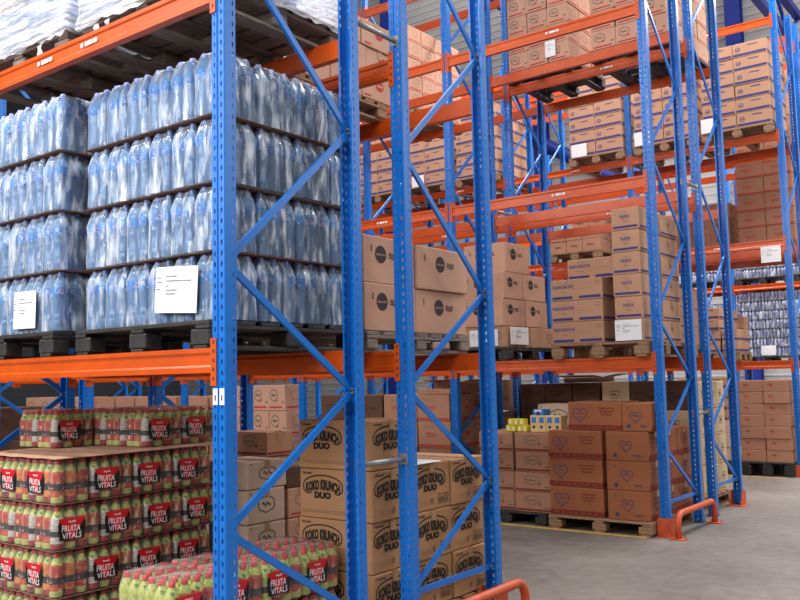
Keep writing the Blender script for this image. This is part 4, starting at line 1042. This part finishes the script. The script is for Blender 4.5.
# ------------------------------------------------------------------ the hall
def struct(name, g, loc=(0, 0, 0)): return put(name, g.mesh(name), None, loc, kind='structure')
RX0, RX1, RY0, RY1, RZ = -27., 10., -9., 21.5, 17.
g = G(); g.box(RX0-.3, RY0-.3, -.1, RX1+.3, RY1+.3, 0, 'concrete'); struct('floor', g)
def corrugated(along, ax0, ax1, z0, z1, off, sgn, name):
    g = G(); p = .24; n = int((z1-z0)/p); V = []; F = []; zs = []
    for i in range(n): zs += [(z0+i*p, 0), (z0+i*p+.15, 0), (z0+i*p+.18, .014), (z0+i*p+.215, .014)]
    zs.append((z0+n*p, 0))
    for z, d in zs:
        for a in (ax0, ax1): V.append((a, off+sgn*d, z) if along == 'X' else (off+sgn*d, a, z))
    for i in range(len(zs)-1): F.append((2*i, 2*i+1, 2*i+3, 2*i+2))
    g.mesh_in(V, F, 'wall_sheet' if along == 'X' else 'wall_dimmed')
    if along == 'X': g.box(ax0, min(off-sgn*.03, off-sgn*.13), z0, ax1, max(off-sgn*.03, off-sgn*.13), z1, 'wall_plain')
    else: g.box(min(off-sgn*.03, off-sgn*.13), ax0, z0, max(off-sgn*.03, off-sgn*.13), ax1, z1, 'wall_plain')
    struct(name, g)
corrugated('X', RX0, RX1, 0, RZ, RY1, -1, 'wall_back'); corrugated('Y', RY0, RY1, 0, RZ, RX0, 1, 'wall_left')
g = G(); g.box(RX1, RY0, 0, RX1+.2, RY1, RZ, 'wall_plain'); struct('wall_right', g)
g = G(); g.box(RX0, RY0-.2, 0, RX1, RY0, RZ, 'wall_plain'); struct('wall_front', g)
g = G(); g.box(RX0-.3, RY0-.3, RZ, RX1+.3, RY1+.3, RZ+.15, 'roof_sheet'); struct('ceiling', g)
for i, x in enumerate((-3.42, -9.4, -15.4)):
    c = G(); c.box(x-.2, RY1-.42, 0, x+.2, RY1-.4, RZ, 'steel_blue'); c.box(x-.2, RY1-.1, 0, x+.2, RY1-.08, RZ, 'steel_blue'); c.box(x-.012, RY1-.4, 0, x+.012, RY1-.1, RZ, 'steel_blue')
    struct(f'trim_{i+1}', c)
def truss(x, z, words):
    o = empty('roof_truss', (x, 0, z), label=words, cat='roof truss', kind='thing')
    for nm, zz in (('bottom_chord', 0.), ('top_chord', .9)):
        g = G(); g.box(-.09, RY0+.1, zz-.09, .09, RY1-.45, zz+.09, 'steel_blue', .004); put(nm, g.mesh(nm), o)
    n = 24; L = (RY1-.45-RY0-.1)/n
    g = G()
    for i in range(n):
        a = (0, RY0+.1+L*i, .0 if i % 2 else .9); b = (0, RY0+.1+L*(i+1), .9 if i % 2 else .0); g.tube([a, b], .045, 'steel_blue', 6)
    put('lattice', g.mesh('lattice'), o)
truss(-1.75, 9.75, 'dark blue lattice roof truss above the end bays')
truss(-6.3, 9.75, 'dark blue lattice roof truss above the third bays')
truss(-12.3, 9.75, 'dark blue lattice roof truss farther along the hall')
g = G(); g.tube([(-9.6, RY1-.5, 8.9), (-6.6, RY1-.5, 7.0)], .2, 'steel_blue', 6); put('wall_brace', g.mesh('wall_brace'), None, label='dark blue diagonal brace on the back wall', cat='wall brace', kind='thing')
for i, (x0, y, x1, words) in enumerate(((-2.6, 5.28, -.17, 'line_aisle'), (-2.6, 10.55, -.2, 'line_far'))):
    g = G(); g.box(-9, y-.04, 0.0005, x1, y+.04, .0035, 'line_yellow'); put('floor_line', g.mesh('floor_line'), None, label=['yellow painted floor line before the heart cartons', 'yellow painted floor line before the plain brown cartons'][i], cat='floor marking', kind='thing')

# ------------------------------------------------------------------ light: rooflights over the aisles, lamps, added wall fill, daylight panels behind the camera
w = bpy.data.worlds.new('world'); SC.world = w; w.use_nodes = True
w.node_tree.nodes['Background'].inputs[0].default_value = (.8, .86, 1, 1); w.node_tree.nodes['Background'].inputs[1].default_value = .05
def area(name, loc, size, power, rot=(0, 0, 0), col=(1, .98, .96)):
    l = bpy.data.lights.new(name, 'AREA'); l.shape = 'RECTANGLE'; l.size, l.size_y = size; l.energy = power; l.color = col
    o = bpy.data.objects.new(name, l); COL.objects.link(o); o.location = loc; o.rotation_euler = rot; return o
area('lamp_strip_aisle', (-3, 3.9, 8.2), (14, .5), 230)
area('lamp_strip_far_aisle', (-3, 9.3, 9.4), (14, .5), 780)
area('lamp_strip_last_aisle', (-3, 14.8, 9.4), (14, .5), 1500)
area('lamp_strip_front_aisle', (-2, -2.4, 7.6), (12, .5), 850)
area('rooflight_end_aisle', (3.6, 12., 13.3), (3., 14), 1500)
area('back_wall_fill', (-6, 18.5, 16.8), (20, 2), 800)  # added to brighten the upper back wall, which the strips miss
area('high_window_end', (9.8, 8.5, 7.5), (5, 16), 560, (0, PI/2, 0), (1, .985, .97))
for i in range(3): area('daylight_panel', (-7.6+5.2*i, -8.85, 6.2), (3.2, 5.0), 470, (PI/2, 0, 0), (.97, .99, 1))  # unseen panels sized for bottle streaks, raised to keep low bays darker
SC.view_settings.view_transform = 'Standard'; SC.view_settings.look = 'None'; SC.view_settings.gamma = 1; SC.view_settings.exposure = .0
SC.cycles.transparent_max_bounces = 24; SC.cycles.max_bounces = 10; SC.cycles.transmission_bounces = 10; SC.cycles.diffuse_bounces = 2; SC.cycles.glossy_bounces = 3
SC.cycles.use_denoising = True
